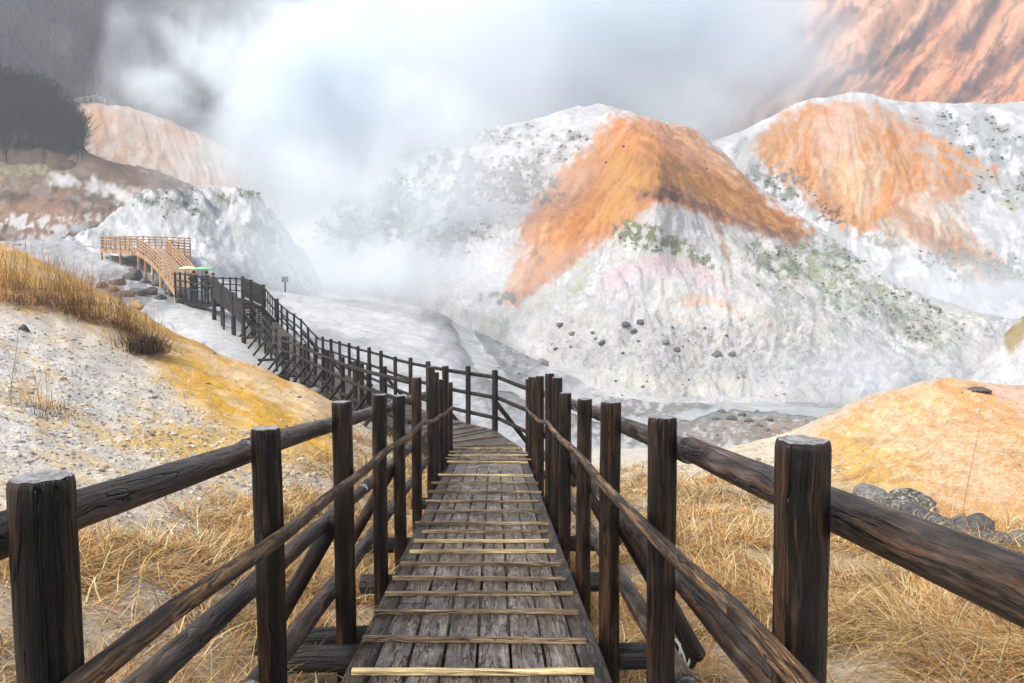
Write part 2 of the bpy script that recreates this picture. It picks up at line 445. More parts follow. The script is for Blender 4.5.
build_patch('ground', NR, -300, 1300, 640, [30,60,60,60,60,60,30,12], 'z', gm_near, paint_near, disp_near, 18,
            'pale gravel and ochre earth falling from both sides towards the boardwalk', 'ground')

# ---- valley floor
VR = [
 [(-300,22,-4),(200,22,-4),(400,22,-4.4),(520,22,-5),(700,24,-6),(1300,24,-7)],
 [(-300,40,1),(0,40,0),(100,40,-.5),(220,40,-.55),(280,40,-2),(340,40,-2.6),(400,40,-3.4),(470,40,-4.1),(520,40,-4.7),(600,40,-6.3),(700,40,-6.8),(830,40,-7.1),(1300,40,-7.2)],
 [(-300,55,4),(0,55,2.4),(100,55,2.0),(200,55,.75),(280,55,-1.1),(340,55,-1.8),(400,55,-2.5),(470,55,-3.9),(520,55,-4.9),(600,55,-7.0),(700,55,-7.4),(830,55,-7.3),(950,55,-6.6),(1300,55,-5.5)],
 [(-300,75,9),(0,75,5),(100,75,5.0),(200,75,3),(280,75,.65),(340,75,-.4),(400,75,-1.2),(470,75,-3.2),(520,75,-4.5),(600,75,-6),(830,75,-6.4),(950,75,-6.4),(1300,75,-5)],
 [(-300,110,15),(0,110,11),(100,110,9.6),(200,110,6.8),(280,110,2.7),(340,110,1.8),(400,110,1.3),(470,110,-1.4),(520,110,-3),(700,110,-3),(1300,110,-3)],
 [(-300,170,20),(100,170,16),(280,170,6),(400,170,5),(520,170,2),(1300,170,0)],
 [(-300,900,20),(1300,900,10)]]
STREAMS = [([(455,300),(462,325),(472,345),(485,365),(505,385),(545,402),(590,416),(640,424),(690,416),(735,405),(775,408),(830,414),(880,408),(930,396),(980,372),(1040,340)], [5,8,10,11,9,7,7,7,6,7,9,9,8,8,10,12])]
def stream_mask(u, v):
    m = np.full(np.shape(u), -1e9)
    uu = u + 5 * pn(u / 14, v / 14, 0, 77) ; vv = v + 3 * pn(u / 12, v / 12, 4, 78)
    for pts, rr in STREAMS:
        for (a, b), r0, r1 in zip(zip(pts[:-1], pts[1:]), rr[:-1], rr[1:]):
            a, b = np.array(a, float), np.array(b, float); e = b - a
            tt = np.clip(((uu - a[0]) * e[0] + (vv - a[1]) * e[1]) / (e @ e), 0, 1)
            m = np.maximum(m, r0 + (r1 - r0) * tt - np.hypot(uu - a[0] - tt * e[0], (vv - a[1] - tt * e[1]) * 1.5))
    return m
def disp_valley(x, y, z, d, px, tt):
    P = np.stack([x, y, z], -1).reshape(-1, 3); u, v, _ = proj(P)
    m = sstep(-4, 5, stream_mask(u, v)).reshape(x.shape)
    a = .5 * fbm(x * .06, y * .06, 0, 5, 41) + .14 * fbm(x * .4, y * .4, 0, 5, 43)
    return a * sstep(25, 60, d) * (1 - .93 * m) - .16 * m
def paint_valley(p):
    put(p, np.ones(len(p.u)), (.55,.56,.57))
    veins(p, (.36,.37,.385), .85, 24, 45, .6, 1.8, .46, .75); veins(p, (.3,.3,.305), .5, 7, 50, .8, 1.6, .6, .85)
    poly(p, [(285,292),(400,300),(450,330),(470,370),(440,395),(380,352),(300,318)], (.66,.665,.67), 14, .7, 10, 30, 46, 10)
    poly(p, [(180,312),(250,320),(300,360),(250,380),(150,320)], (.70,.70,.69), 10, .8, 8, 20, 48, 8)
    poly(p, [(430,300),(500,315),(540,390),(520,420),(470,380),(440,340)], (.30,.32,.335), 16, .8, 14, 24, 47, 14)
    poly(p, [(560,395),(700,400),(860,402),(1000,390),(1000,440),(560,450)], (.56,.56,.55), 10, .8, 10, 30, 49, 10)
    blob(p, 790, 425, 60, 18, (.20,.16,.13), .85, .05, 8, 51); blob(p, 790, 432, 40, 10, (.42,.26,.14), .7, .0, 8, 52)
    blob(p, 680, 420, 150, 34, (.22,.21,.2), .85, -.05, 7, 53); blob(p, 720, 432, 150, 22, (.30,.24,.18), .7, .1, 6, 150); blob(p, 500, 370, 44, 50, (.2,.2,.2), .75, .1, 7, 149); blob(p, 500, 300, 60, 14, (.16,.16,.16), .8, .1, 9, 54)
    blob(p, 60, 240, 140, 40, (.42,.44,.46), .7, .0, 12, 55); blob(p, 130, 290, 80, 20, (.22,.23,.24), .8, -.1, 10, 56)
    blob(p, 380, 272, 110, 16, (.42,.36,.33), .6, .1, 12, 57); blob(p, 350, 300, 90, 20, (.6,.6,.6), .6, .1, 12, 58)
    sm0 = stream_mask(p.u, p.v); m = sstep(-13, -2, sm0 + 6 * fbm(p.u / 11, p.v / 6, 0, 5, 461)); put(p, m, (.22,.22,.21), .75); m = sstep(-3, 2, sm0); put(p, m, (.30,.34,.36), .8)
gm_valley = ground_mat('valley_ground', 1.0, .10, .55, 1.4, .5)
pv = build_patch('valley', VR, -300, 1300, 640, [40,50,50,50,30,10], 'z', gm_valley, paint_valley, disp_valley, 18,
                 'pale grey mineral valley floor between the hills', 'ground')
# stream: the water surface lying in its bed
sm_ = stream_mask(pv.u, pv.v); ff = pv.F[(sm_[pv.F] > -1.2).all(1) & (pv.d[pv.F] < 140).all(1) & (pv.d[pv.F] > 26).all(1)]
used, inv = np.unique(ff, return_inverse=True)
wm = newmat('milky_water'); t = NT(wm)
posn = t.n('ShaderNodeNewGeometry').outputs['Position']
wn = t.noise(t.scale(posn, 1, .4, 1), 2.2, 5, .6)
t.bsdf(t.mix(t.ramp(t.noise(posn, .35, 5), [(.35, 0.0), (.65, 1.0)]), (.22, .255, .265), (.42, .45, .46)), .22, wn, .5, .05, .5)
T(link('stream', mesh_np('stream', pv.P[used] + [0, 0, .045], inv.reshape(-1, 4), [wm])), 'milky blue grey stream winding across the valley floor', 'water', kind='structure')

# ---- central hill
CR_ = [
 [(240,106,300),(340,100,300),(440,92,305),(500,80,322),(560,66,392),(640,62,403),(720,61,403),(830,61,405),(900,62,402),(960,64,392),(1010,68,360),(1060,72,352)],
 [(240,108,285),(340,103,282),(400,98,278),(440,93,285),(500,83,304),(560,69,368),(640,65,382),(720,64,384),(830,63,390),(900,64,385),(960,66,374),(1010,70,348),(1060,73,346)],
 [(240,111,268),(340,108,252),(400,101,246),(500,88,250),(560,79,278),(600,75,280),(655,73,278),(700,73,282),(760,71,292),(830,69,325),(900,68,350),(960,69,352),(1010,72,338),(1060,74,340)],
 [(240,115,258),(340,113,215),(400,109,200),(500,104,186),(560,102,184),(600,93,206),(630,84,199),(655,78,190),(680,81,204),(720,84,218),(760,85,230),(820,81,262),(900,75,303),(960,73,325),(1060,73,338)],
 [(240,120,250),(300,122,215),(350,124,182),(400,124,162),(450,123,142),(500,122,125),(550,121,116),(600,119,108),(640,116,117),(690,110,130),(720,105,155),(755,100,190),(790,95,214),(820,91,236),(860,86,262),(900,80,288),(950,76,312),(1000,75,330),(1060,74,334)],
 [(240,135,290),(600,150,150),(820,110,280),(1060,90,350)],
 [(240,150,420),(600,185,320),(1060,110,460)]]
def paint_central(p):
    n = len(p.u)
    put(p, np.ones(n), (.64,.645,.65))
    veins(p, (.44,.45,.46), .7, 40, 61, 1.0, 1.0, .46, .9)
    rveins(p, (.45,.45,.445), .6, 650, 100, 7, 64, .5, .9); rveins(p, (.74,.74,.74), .55, 650, 100, 5, 60, .5, .9)
    veins(p, (.36,.365,.37), .45, 5, 59, 1.0, 1.0, .6, .95)
    # grey rubble toe of the slope
    poly(p, [(500,330),(560,305),(640,315),(740,330),(830,365),(960,380),(1000,430),(500,440)], (.43,.435,.44), 20, .8, 18, 36, 63, 20)
    veins(p, (.70,.70,.70), .5, 34, 62, 1.0, 1.0, .55, .9); veins(p, (.30,.30,.305), .45, 5, 58, 1.0, 1.2, .62, .95)
    rveins(p, (.62,.60,.54), .5, 655, 150, 13, 406, .55, .9); rveins(p, (.52,.53,.56), .5, 655, 150, 16, 407, .55, .9)
    # orange left flank
    poly(p, [(612,112),(640,120),(690,132),(724,158),(760,192),(812,232),(790,240),(700,212),(660,200),(612,232),(560,270),(512,306),(505,290),(530,250),(520,225),(560,175),(596,140)], ORANGE, 7, 1.0, 4, 24, 65, 9)
    poly(p, [(560,180),(590,150),(610,130),(600,175),(540,245),(500,262),(520,225)], (.55,.33,.25), 9, .6, 8, 20, 66, 8)
    poly(p, [(618,150),(650,160),(690,175),(700,195),(660,190),(640,215),(600,232),(590,205)], (.56,.30,.07), 9, .8, 8, 20, 67, 10)
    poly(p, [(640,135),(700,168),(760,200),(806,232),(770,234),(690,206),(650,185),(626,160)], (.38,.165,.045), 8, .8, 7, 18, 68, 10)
    poly(p, [(640,117),(692,131),(722,152),(756,188),(742,190),(700,160),(660,137)], (.62,.38,.24), 5, .7, 5, 16, 69, 6)
    poly(p, [(628,117),(648,122),(690,150),(720,178),(690,165)], (.50,.25,.18), 5, .7, 4, 16, 70, 5)
    stroke(p, [(636,196),(655,188),(676,196),(700,206),(760,228),(800,240)], 6, (.17,.075,.05), 5, .85, 4, 14, 71, 6)
    stroke(p, [(650,196),(620,220),(570,258),(520,296)], 4, (.46,.22,.14), 6, .7, 5, 16, 72, 4)
    blob(p, 668, 195, 28, 9, (.09,.05,.04), .9, .0, 8, 73)
    for a in (0, 1, 2, 3, 4): stroke(p, [(610 - a * 8, 140 + a * 6), (585 - a * 9, 195 + a * 4), (520 + a * 6, 282 - a * 2)], 2.2, [(.66,.34,.13), (.44,.16,.06), (.62,.36,.2), (.5,.2,.08), (.60,.30,.12)][a], 3, .6, 7, 14, 80 + a, 3)
    stroke(p, [(545,235),(525,265),(508,300)], 5, (.64,.42,.25), 5, .7, 5, 12, 86, 5)
    LF = [(640,118),(655,190),(612,232),(560,270),(512,306),(505,285),(530,245),(560,180),(600,130)]
    RF = [(620,112),(700,132),(760,192),(815,235),(790,242),(700,215),(655,192)]
    aniso(p, LF, (-.62,.78), (.62,.30,.10), .5, 6, 60, 401, .5, .8); aniso(p, LF, (-.62,.78), (.40,.16,.055), .5, 5, 50, 402, .58, .9); aniso(p, LF, (-.62,.78), (.62,.40,.25), .25, 7, 45, 403, .62, .95)
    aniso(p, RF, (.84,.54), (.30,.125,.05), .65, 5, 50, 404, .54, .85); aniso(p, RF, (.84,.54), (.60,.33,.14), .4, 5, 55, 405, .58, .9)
    WFc = [(655,205),(700,218),(800,245),(1010,340),(1000,400),(560,400),(510,312)]
    aniso(p, WFc, (.5,.85), (.56,.57,.46), .45, 12, 70, 408, .62, .95); aniso(p, WFc, (-.4,.9), (.58,.50,.52), .4, 14, 70, 409, .62, .95); aniso(p, [(700,225),(840,250),(1010,335),(980,390),(800,360)], (.86,.5), (.33,.34,.32), .6, 7, 45, 410, .56, .85)
    # rills of the white face
    for k, (a, b, c_) in enumerate([((700,215),(716,250),(728,300)), ((735,225),(752,290),(770,340)), ((690,212),(700,255),(706,300)), ((780,245),(812,300),(850,350)), ((640,215),(610,270),(580,320)), ((665,210),(668,260),(660,330)), ((820,250),(880,300),(930,340)), ((845,270),(920,320),(980,350))]):
        stroke(p, [a, b, c_], 2.4, (.50,.46,.44), 4, .6, 6, 16, 90 + k, 4)
    stroke(p, [(712,214),(722,240),(728,262)], 2.2, (.34,.18,.12), 3, .7, 3, 10, 99, 3)
    # lilac band, pink and orange stains
    stroke(p, [(608,285),(640,268),(680,268),(705,280)], 9, (.56,.47,.50), 9, .75, 6, 20, 101, 8)
    stroke(p, [(612,276),(650,262),(690,266),(725,290)], 3.5, (.66,.48,.52), 5, .6, 4, 14, 102, 4)
    stroke(p, [(690,296),(712,300),(735,312)], 3, (.66,.38,.2), 4, .7, 4, 12, 103, 3)
    blob(p, 690, 302, 16, 8, (.66,.36,.30), .7, .1, 8, 104); blob(p, 470, 262, 22, 10, (.66,.44,.40), .6, .1, 8, 105)
    # mossy and grey-green scrub
    blob(p, 640, 236, 38, 18, (.155,.175,.09), .9, .02, 8, 111, 15); blob(p, 688, 252, 38, 13, (.18,.2,.10), .85, .08, 8, 112, 25)
    blob(p, 575, 278, 16, 22, (.46,.46,.24), .6, .1, 9, 113, 40); blob(p, 800, 262, 22, 34, (.28,.30,.18), .8, .06, 8, 114, -25)
    blob(p, 830, 258, 36, 26, (.26,.28,.2), .8, .06, 8, 115, 35); blob(p, 770, 258, 32, 22, (.2,.215,.15), .8, .05, 8, 116, 35)
    blob(p, 840, 290, 44, 24, (.30,.33,.22), .75, .1, 8, 117, 30); blob(p, 900, 300, 54, 20, (.32,.35,.22), .7, .12, 8, 118, 30)
    blob(p, 905, 325, 64, 20, (.34,.355,.31), .7, .08, 9, 119, 25); blob(p, 790, 320, 70, 40, (.42,.42,.39), .6, .12, 9, 120, 30)
    blob(p, 500, 178, 50, 24, (.13,.14,.125), .9, -.05, 10, 121, -20); blob(p, 530, 192, 42, 20, (.12,.125,.12), .85, .0, 7, 122, -10)
    blob(p, 430, 190, 76, 38, (.15,.175,.17), .9, -.05, 12, 123, -25); blob(p, 370, 215, 66, 34, (.17,.2,.2), .9, -.05, 12, 124, -25)
    blob(p, 440, 235, 66, 28, (.22,.24,.24), .8, .02, 10, 125); blob(p, 560, 150, 44, 18, (.24,.235,.23), .75, .05, 9, 126, -20)
    blob(p, 510, 135, 44, 14, (.24,.24,.24), .75, .03, 9, 127); blob(p, 480, 215, 30, 30, (.40,.42,.42), .6, .1, 9, 128)
    blob(p, 445, 262, 60, 12, (.40,.40,.40), .6, .1, 9, 129); blob(p, 500, 297, 26, 9, (.15,.15,.15), .85, .0, 8, 130)
    blob(p, 730, 350, 120, 40, (.24,.235,.23), .7, .25, 7, 131); blob(p, 640, 350, 110, 30, (.32,.31,.31), .5, .34, 6, 132)
    blob(p, 850, 370, 110, 25, (.26,.26,.27), .7, .15, 8, 133, 10); blob(p, 690, 385, 90, 14, (.66,.60,.48), .5, .1, 9, 134)
    blob(p, 720, 335, 130, 50, (.62,.55,.46), .4, .3, 9, 135)
    stroke(p, [(925,275),(955,285),(985,298)], 7, (.58,.40,.32), 6, .7, 5, 14, 140, 5)
def disp_central(x, y, z, d, px, tt):
    e = sstep(0, .7, tt) 
    a = .8 * fbm(x * .07, y * .07, z * .07, 5, 141) + .35 * fbm(x * .25, y * .25, 0, 4, 142, .6) + .10 * fbm(x * 1.1, y * 1.1, 0, 3, 143)
    an, rr_ = radial(x, y, z, 650, 100)
    rill = fbm(an * 6 + .5 * pn(an * 4, rr_ * 2, 0, 144), rr_ * .9, 0, 5, 145, .55, True) - .4
    return (a + .5 * rill * sstep(.1, 1.0, tt) * (1 - .85 * sstep(2.6, 3.8, tt))) * (.35 + .65 * e)
gm_hill = ground_mat('hill_ground', .6, .30, .42, 2.0, .25)
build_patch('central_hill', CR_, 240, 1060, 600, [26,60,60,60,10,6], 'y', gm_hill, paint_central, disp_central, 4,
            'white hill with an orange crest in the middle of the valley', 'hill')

# ---- right hill
RR_ = [
 [(660,105,330),(800,100,360),(900,95,385),(1000,88,385),(1300,88,385)],
 [(660,118,250),(760,116,262),(820,112,275),(900,108,295),(960,103,315),(1024,100,320),(1300,100,320)],
 [(660,132,190),(720,130,185),(780,128,200),(850,124,215),(920,120,225),(1000,118,245),(1300,116,240)],
 [(660,142,165),(720,142,150),(760,142,150),(800,138,150),(850,134,150),(900,134,158),(960,132,168),(1024,134,165),(1300,136,160)],
 [(660,152,165),(700,152,150),(730,153,139),(760,154,121),(800,155,101),(850,156,92),(900,155,101),(960,154,110),(1024,153,105),(1100,150,100),(1300,150,95)],
 [(660,175,240),(850,190,150),(1300,190,150)], [(660,200,420),(1300,230,420)]]
def paint_right(p):
    put(p, np.ones(len(p.u)), (.66,.665,.67))
    veins(p, (.42,.43,.44), .85, 34, 151, 1.0, 1.0, .47, .78); rveins(p, (.46,.46,.46), .7, 850, 40, 7, 152, .5, .8)
    poly(p, [(752,146),(775,122),(810,106),(850,104),(905,120),(950,138),(1000,176),(975,192),(940,205),(960,240),(1000,262),(985,275),(930,250),(900,215),(860,232),(826,216),(800,190),(772,172)], (.58,.24,.07), 7, 1, 7, 24, 153, 8)
    poly(p, [(810,120),(850,104),(890,112),(905,128),(880,132),(850,150),(830,190),(815,160)], (.62,.42,.33), 10, .8, 8, 20, 155, 10)
    poly(p, [(830,160),(870,150),(880,180),(860,215),(835,205),(822,180)], (.68,.48,.28), 10, .8, 8, 20, 156, 12)
    poly(p, [(870,130),(905,135),(950,165),(962,190),(925,192),(890,175),(872,155)], (.54,.21,.045), 10, .85, 8, 20, 157, 12)
    poly(p, [(758,142),(780,125),(800,118),(812,150),(800,172),(775,160)], (.50,.24,.10), 8, .8, 7, 18, 158, 8)
    poly(p, [(905,198),(940,192),(962,230),(930,245),(900,225)], (.66,.60,.54), 10, .8, 8, 18, 159, 10)
    OR2 = [(752,146),(775,122),(850,104),(905,120),(1000,176),(940,205),(1000,262),(930,250),(860,232),(826,216),(772,172)]
    aniso(p, OR2, (.12,1), (.66,.42,.22), .45, 8, 50, 421, .5, .85); aniso(p, OR2, (.35,1), (.42,.18,.065), .5, 6, 45, 422, .58, .9); aniso(p, OR2, (-.2,1), (.62,.50,.42), .4, 9, 40, 423, .62, .95)
    aniso(p, [(880,100),(1300,100),(1300,320),(1000,320),(940,200)], (.8,.5), (.40,.42,.43), .6, 8, 50, 424, .54, .85)
    stroke(p, [(812,122),(820,165),(835,208)], 2.2, (.42,.22,.13), 3, .7, 5, 14, 160, 3)
    stroke(p, [(930,160),(955,200),(975,240)], 2.2, (.48,.28,.2), 3, .6, 6, 14, 161, 3)
    stroke(p, [(900,215),(940,245),(1000,275)], 8, (.40,.22,.13), 7, .8, 6, 16, 162, 6)
    blob(p, 835, 216, 24, 12, (.10,.07,.06), .85, .2, 5, 163); blob(p, 935, 258, 26, 9, (.13,.09,.08), .8, .2, 5, 164)
    blob(p, 965, 265, 40, 22, (.2,.22,.17), .85, -.02, 10, 165); blob(p, 1005, 270, 32, 18, (.16,.18,.15), .85, -.05, 10, 166)
    blob(p, 985, 140, 64, 28, (.32,.35,.355), .8, .02, 12, 167, 20); blob(p, 1000, 185, 50, 24, (.36,.38,.4), .7, .1, 10, 168)
    blob(p, 935, 128, 40, 12, (.36,.36,.36), .6, .1, 8, 169, 15); blob(p, 885, 240, 28, 12, (.26,.28,.22), .7, .1, 8, 170)
    blob(p, 770, 190, 34, 34, (.2,.22,.19), .8, .05, 9, 171, 40); blob(p, 1015, 205, 20, 8, (.45,.47,.22), .7, .0, 8, 172)
    blob(p, 800, 175, 22, 14, (.12,.08,.07), .7, .32, 4, 173)
def disp_right(x, y, z, d, px, tt):
    an, rr_ = radial(x, y, z, 850, 40)
    rill = fbm(an * 6 + .5 * pn(an * 4, rr_ * 2, 0, 181), rr_ * .9, 0, 5, 182, .55, True) - .4
    return .8 * fbm(x * .05, y * .05, z * .05, 5, 183) + .4 * fbm(x * .2, y * .2, 0, 4, 184) + .7 * rill * sstep(.2, 1, tt) * (1 - .9 * sstep(2.6, 3.8, tt))
build_patch('right_hill', RR_, 660, 1300, 420, [30,44,44,36,8,6], 'y', gm_hill, paint_right, disp_right, 9,
            'rounded white and orange hill right of the central hill', 'hill')

# ---- small white shoulder at the right edge
SH = [[(930,26,430),(1300,26,430)], [(930,28,415),(975,28,395),(1024,28,385),(1300,28,370)],
      [(930,31,412),(955,31,398),(975,31,376),(1000,31,346),(1014,31,326),(1024,31,317),(1100,31,280),(1300,31,230)],
      [(930,36,440),(1000,36,370),(1300,36,260)], [(930,42,470),(1300,42,440)]]
def paint_sh(p):
    put(p, np.ones(len(p.u)), (.68,.68,.69)); veins(p, (.48,.49,.5), .7, 16, 191)
    poly(p, [(1000,345),(1015,318),(1040,300),(1060,330),(1024,342),(1008,352)], (.33,.25,.10), 4, .9, 4, 10, 193, 5)
build_patch('white_shoulder', SH, 930, 1300, 200, [10,24,8,6], 'y', ground_mat('shoulder_ground', 1.6, .09, .5, 1.5, .4), paint_sh,
            lambda x, y, z, d, px, tt: .25 * fbm(x * .4, y * .4, 0, 5, 195), 6, 'white mineral shoulder behind the ochre mound', 'hill')

# ---- left white knoll
KN = [[(60,70,268),(130,70,268),(220,74,272),(300,86,284),(330,86,315)],
      [(60,82,250),(100,82,244),(150,82,232),(200,82,232),(250,84,240),(300,90,270),(330,90,310)],
      [(60,94,246),(95,94,238),(125,93,212),(145,93,196),(165,93,186),(185,93,190),(205,94,184),(225,95,197),(247,95,190),(262,95,202),(280,96,226),(305,98,256),(330,98,305)],
      [(60,105,260),(180,110,215),(330,105,320)], [(60,120,330),(330,115,330)]]
def paint_kn(p):
    put(p, np.ones(len(p.u)), (.66,.665,.67)); veins(p, (.42,.44,.45), .75, 16, 201); aniso(p, [(60,180),(330,180),(330,280),(60,280)], (.5,.85), (.34,.36,.37), .6, 7, 30, 202, .55, .85)
    blob(p, 160, 195, 36, 13, (.2,.22,.2), .85, .05, 8, 203); blob(p, 190, 206, 30, 10, (.2,.22,.19), .8, .05, 8, 204)
    blob(p, 222, 200, 20, 9, (.22,.24,.15), .85, .0, 8, 205); blob(p, 247, 188, 14, 11, (.24,.25,.2), .9, -.1, 8, 206)
    blob(p, 250, 236, 44, 16, (.36,.38,.38), .7, .1, 9, 207); blob(p, 290, 215, 20, 26, (.34,.36,.36), .7, .1, 9, 208)
    blob(p, 245, 232, 12, 6, (.46,.48,.18), .7, .0, 6, 209); blob(p, 150, 220, 60, 20, (.44,.45,.46), .5, .15, 9, 210)
build_patch('white_knoll', KN, 60, 330, 240, [26,30,8,6], 'y', gm_hill, paint_kn,
            lambda x, y, z, d, px, tt: (1.3 * fbm(x * .16, y * .16, 0, 5, 211, .62) + .4 * fbm(x * .6, y * .6, 0, 3, 212)) * (.3 + .7 * sstep(.2, 1, tt)), 7,
            'low white knoll with grey green rocks behind the orange boardwalk', 'hill')

# ---- brown slope on the left
BR = [[(-300,62,290),(0,66,268),(70,84,246),(110,104,232),(230,116,232)],
      [(-300,88,225),(0,92,222),(60,100,216),(120,112,208),(180,116,206),(230,120,215)],
      [(-300,115,165),(0,118,172),(60,120,172),(120,124,178),(180,126,192),(230,130,210)],
      [(-300,140,120),(0,140,142),(60,140,148),(85,142,144),(110,144,160),(150,146,172),(190,148,188),(230,150,205)],
      [(-300,160,150),(230,170,220)], [(-300,190,280),(230,190,300)]]
def paint_br(p):
    put(p, np.ones(len(p.u)), (.24,.155,.105)); veins(p, (.38,.32,.27), .8, 26, 221, 1, 1.6, .62, .8)
    veins(p, (.085,.065,.055), .85, 20, 222, .8, 1.6, .5, .7); veins(p, (.34,.18,.10), .6, 14, 220, .8, 1.6, .6, .8)
    poly(p, [(0,155),(75,152),(95,160),(160,182),(130,195),(60,190),(0,180)], (.20,.145,.10), 8, .8, 8, 20, 223, 8)
    poly(p, [(80,150),(110,158),(160,180),(140,190),(100,172)], (.17,.10,.07), 6, .8, 5, 14, 224, 6)
    stroke(p, [(55,178),(75,184)], 5, (.70,.69,.67), 4, .9, 4, 10, 226, 4); stroke(p, [(95,186),(115,192),(135,200)], 7, (.72,.70,.68), 5, .9, 5, 10, 227, 5)
    poly(p, [(0,205),(60,200),(110,210),(100,225),(40,230),(0,222)], (.36,.21,.13), 8, .75, 8, 18, 228, 8)
    blob(p, 30, 222, 60, 10, (.72,.71,.70), .85, .1, 8, 229); blob(p, 70, 235, 60, 14, (.60,.60,.62), .85, .0, 9, 230)
    blob(p, 90, 205, 40, 12, (.13,.10,.09), .75, .1, 7, 231); blob(p, 20, 245, 70, 10, (.40,.41,.43), .8, .0, 8, 232)
    blob(p, 25, 170, 40, 7, (.33,.30,.16), .8, .0, 7, 233); blob(p, 90, 218, 30, 6, (.72,.70,.66), .8, .15, 6, 234)
build_patch('brown_slope', BR, -300, 230, 320, [26,34,30,8,6], 'y', gm_hill, paint_br,
            lambda x, y, z, d, px, tt: 1.2 * fbm(x * .05, y * .05, 0, 5, 235, .58) + .4 * fbm(x * .3, y * .3, 0, 4, 236), 9,
            'brown scrubby slope with pale patches at the left edge', 'hill')

# ---- tan cliff
CL = [[(0,146,175),(110,146,185),(170,146,200),(300,146,225)],
      [(0,150,165),(40,152,158),(80,152,146),(140,152,150),(200,154,165),(300,156,205)],
      [(0,158,166),(40,159,146),(55,160,120),(66,160,108),(80,160,104),(105,161,102),(140,162,112),(175,163,122),(205,164,134),(235,165,152),(300,166,195)],
      [(0,172,185),(40,172,165),(300,175,220)], [(0,190,300),(300,190,300)]]
def paint_cl(p):
    put(p, np.ones(len(p.u)), (.56,.42,.33)); aniso(p, [(40,95),(300,95),(300,230),(40,230)], (.55,.83), (.58,.33,.19), .6, 8, 40, 239, .52, .85); veins(p, (.66,.58,.51), .7, 16, 241, 1.0, .9, .5, .75); veins(p, (.45,.33,.26), .6, 10, 240, 1.0, 1.0, .6, .8)
    poly(p, [(70,112),(105,104),(115,120),(90,128)], (.60,.34,.17), 6, .8, 6, 14, 242, 5)
    poly(p, [(160,118),(200,135),(235,155),(200,150),(175,140)], (.60,.33,.19), 6, .85, 6, 14, 243, 6)
    for k in range(8): stroke(p, [(120 + 14 * k, 110 + 5 * k), (122 + 15 * k, 140 + 4 * k)], 2, (.55,.36,.25), 3, .6, 4, 10, 245 + k, 3)
    stroke(p, [(40,112),(62,106),(80,102),(105,100)], 2.4, (.09,.085,.07), 2, .9, 2, 10, 255)
    stroke(p, [(170,118),(205,133),(235,150)], 3.4, (.10,.09,.085), 2, .9, 2, 10, 256)
build_patch('tan_cliff', CL, 0, 300, 220, [20,26,8,6], 'y', gm_hill, paint_cl,
            lambda x, y, z, d, px, tt: .6 * fbm(x * .15, y * .15, 0, 4, 257) + .45 * (fbm(px / 16 + tt * .8, tt * .9, 0, 4, 258, .55, True) - .4) * (1 - .6 * sstep(1.4, 2, tt)), 6,
            'tan and orange bare cliff below the dark forest', 'cliff')

# ---- wooded spur at the left edge
WS = [[(-300,118,180),(0,120,172),(60,122,166),(100,126,172)], [(-300,128,130),(0,129,132),(40,130,138),(70,132,148),(100,134,170)],
      [(-300,140,84),(0,140,97),(40,140,106),(62,140,118),(80,140,140),(100,140,172)], [(-300,155,110),(100,155,190)], [(-300,170,300),(100,170,300)]]
def paint_ws(p):
    put(p, np.ones(len(p.u)), (.016,.013,.013)); veins(p, (.03,.022,.018), .7, 12, 451); veins(p, (.014,.012,.012), .7, 9, 452); put(p, 1 - sstep(.25, .9, p.t + .5 * fbm(p.u / 16, p.v / 10, 0, 4, 454)), (.15,.095,.065), .9)
build_patch('wooded_spur', WS, -300, 100, 160, [14,20,6,6], 'y', ground_mat('spur_ground', .5, .3, .5, 1, .3), paint_ws,
            lambda x, y, z, d, px, tt: 1.7 * fbm(x * .12, y * .12, 0, 5, 453, .6), 6, 'dark wooded spur above the brown slope', 'hill')

# ---- mountains behind
FM = [[(-300,175,230),(300,185,230),(800,210,230)], [(-300,215,130),(100,220,110),(300,230,120),(800,260,130)],
      [(-300,270,20),(100,270,10),(300,280,20),(800,300,30)], [(-300,340,-110),(800,360,-100)], [(-300,400,-180),(800,420,-170)], [(-300,520,300),(800,520,300)]]
def paint_fm(p):
    put(p, np.ones(len(p.u)), (.032,.028,.034)); veins(p, (.022,.02,.02), .85, 40, 261, 1, .8, .45, .7); veins(p, (.065,.046,.044), .7, 26, 262, 1.2, .7); veins(p, (.034,.038,.028), .6, 60, 260)
    poly(p, [(135,5),(175,5),(165,40),(140,45)], (.40,.28,.23), 8, .8, 8, 16, 263, 8); poly(p, [(238,118),(252,116),(250,135),(240,132)], (.5,.26,.15), 4, .8, 4, 10, 264, 3)
build_patch('forest_mountain', FM, -300, 800, 300, [30,30,16,8,6], 'y', ground_mat('forest_ground', .25, .5, .5, 1, .3), paint_fm,
            lambda x, y, z, d, px, tt: 5 * fbm(x * .012, y * .012, 0, 5, 265), 12, 'dark wooded mountain side behind the steam', 'mountain')
OM = [[(640,195,170),(1024,195,170),(1400,195,170)], [(640,215,95),(800,212,98),(1024,208,96),(1400,208,95)],
      [(640,250,40),(800,246,40),(1024,242,35),(1400,242,35)], [(640,300,-30),(1024,290,-40),(1400,290,-40)], [(640,350,-110),(1400,340,-120)], [(640,500,300),(1400,500,300)]]
GULL = [((952,-5),(925,30),(895,62),(868,98)), ((915,5),(895,25),(880,50),(870,75)), ((1030,40),(1005,62),(975,85),(950,105)), ((850,15),(825,40),(805,62),(770,85)), ((800,35),(780,55),(765,75)), ((1000,-5),(985,20),(965,45)), ((860,60),(835,80),(815,95))]
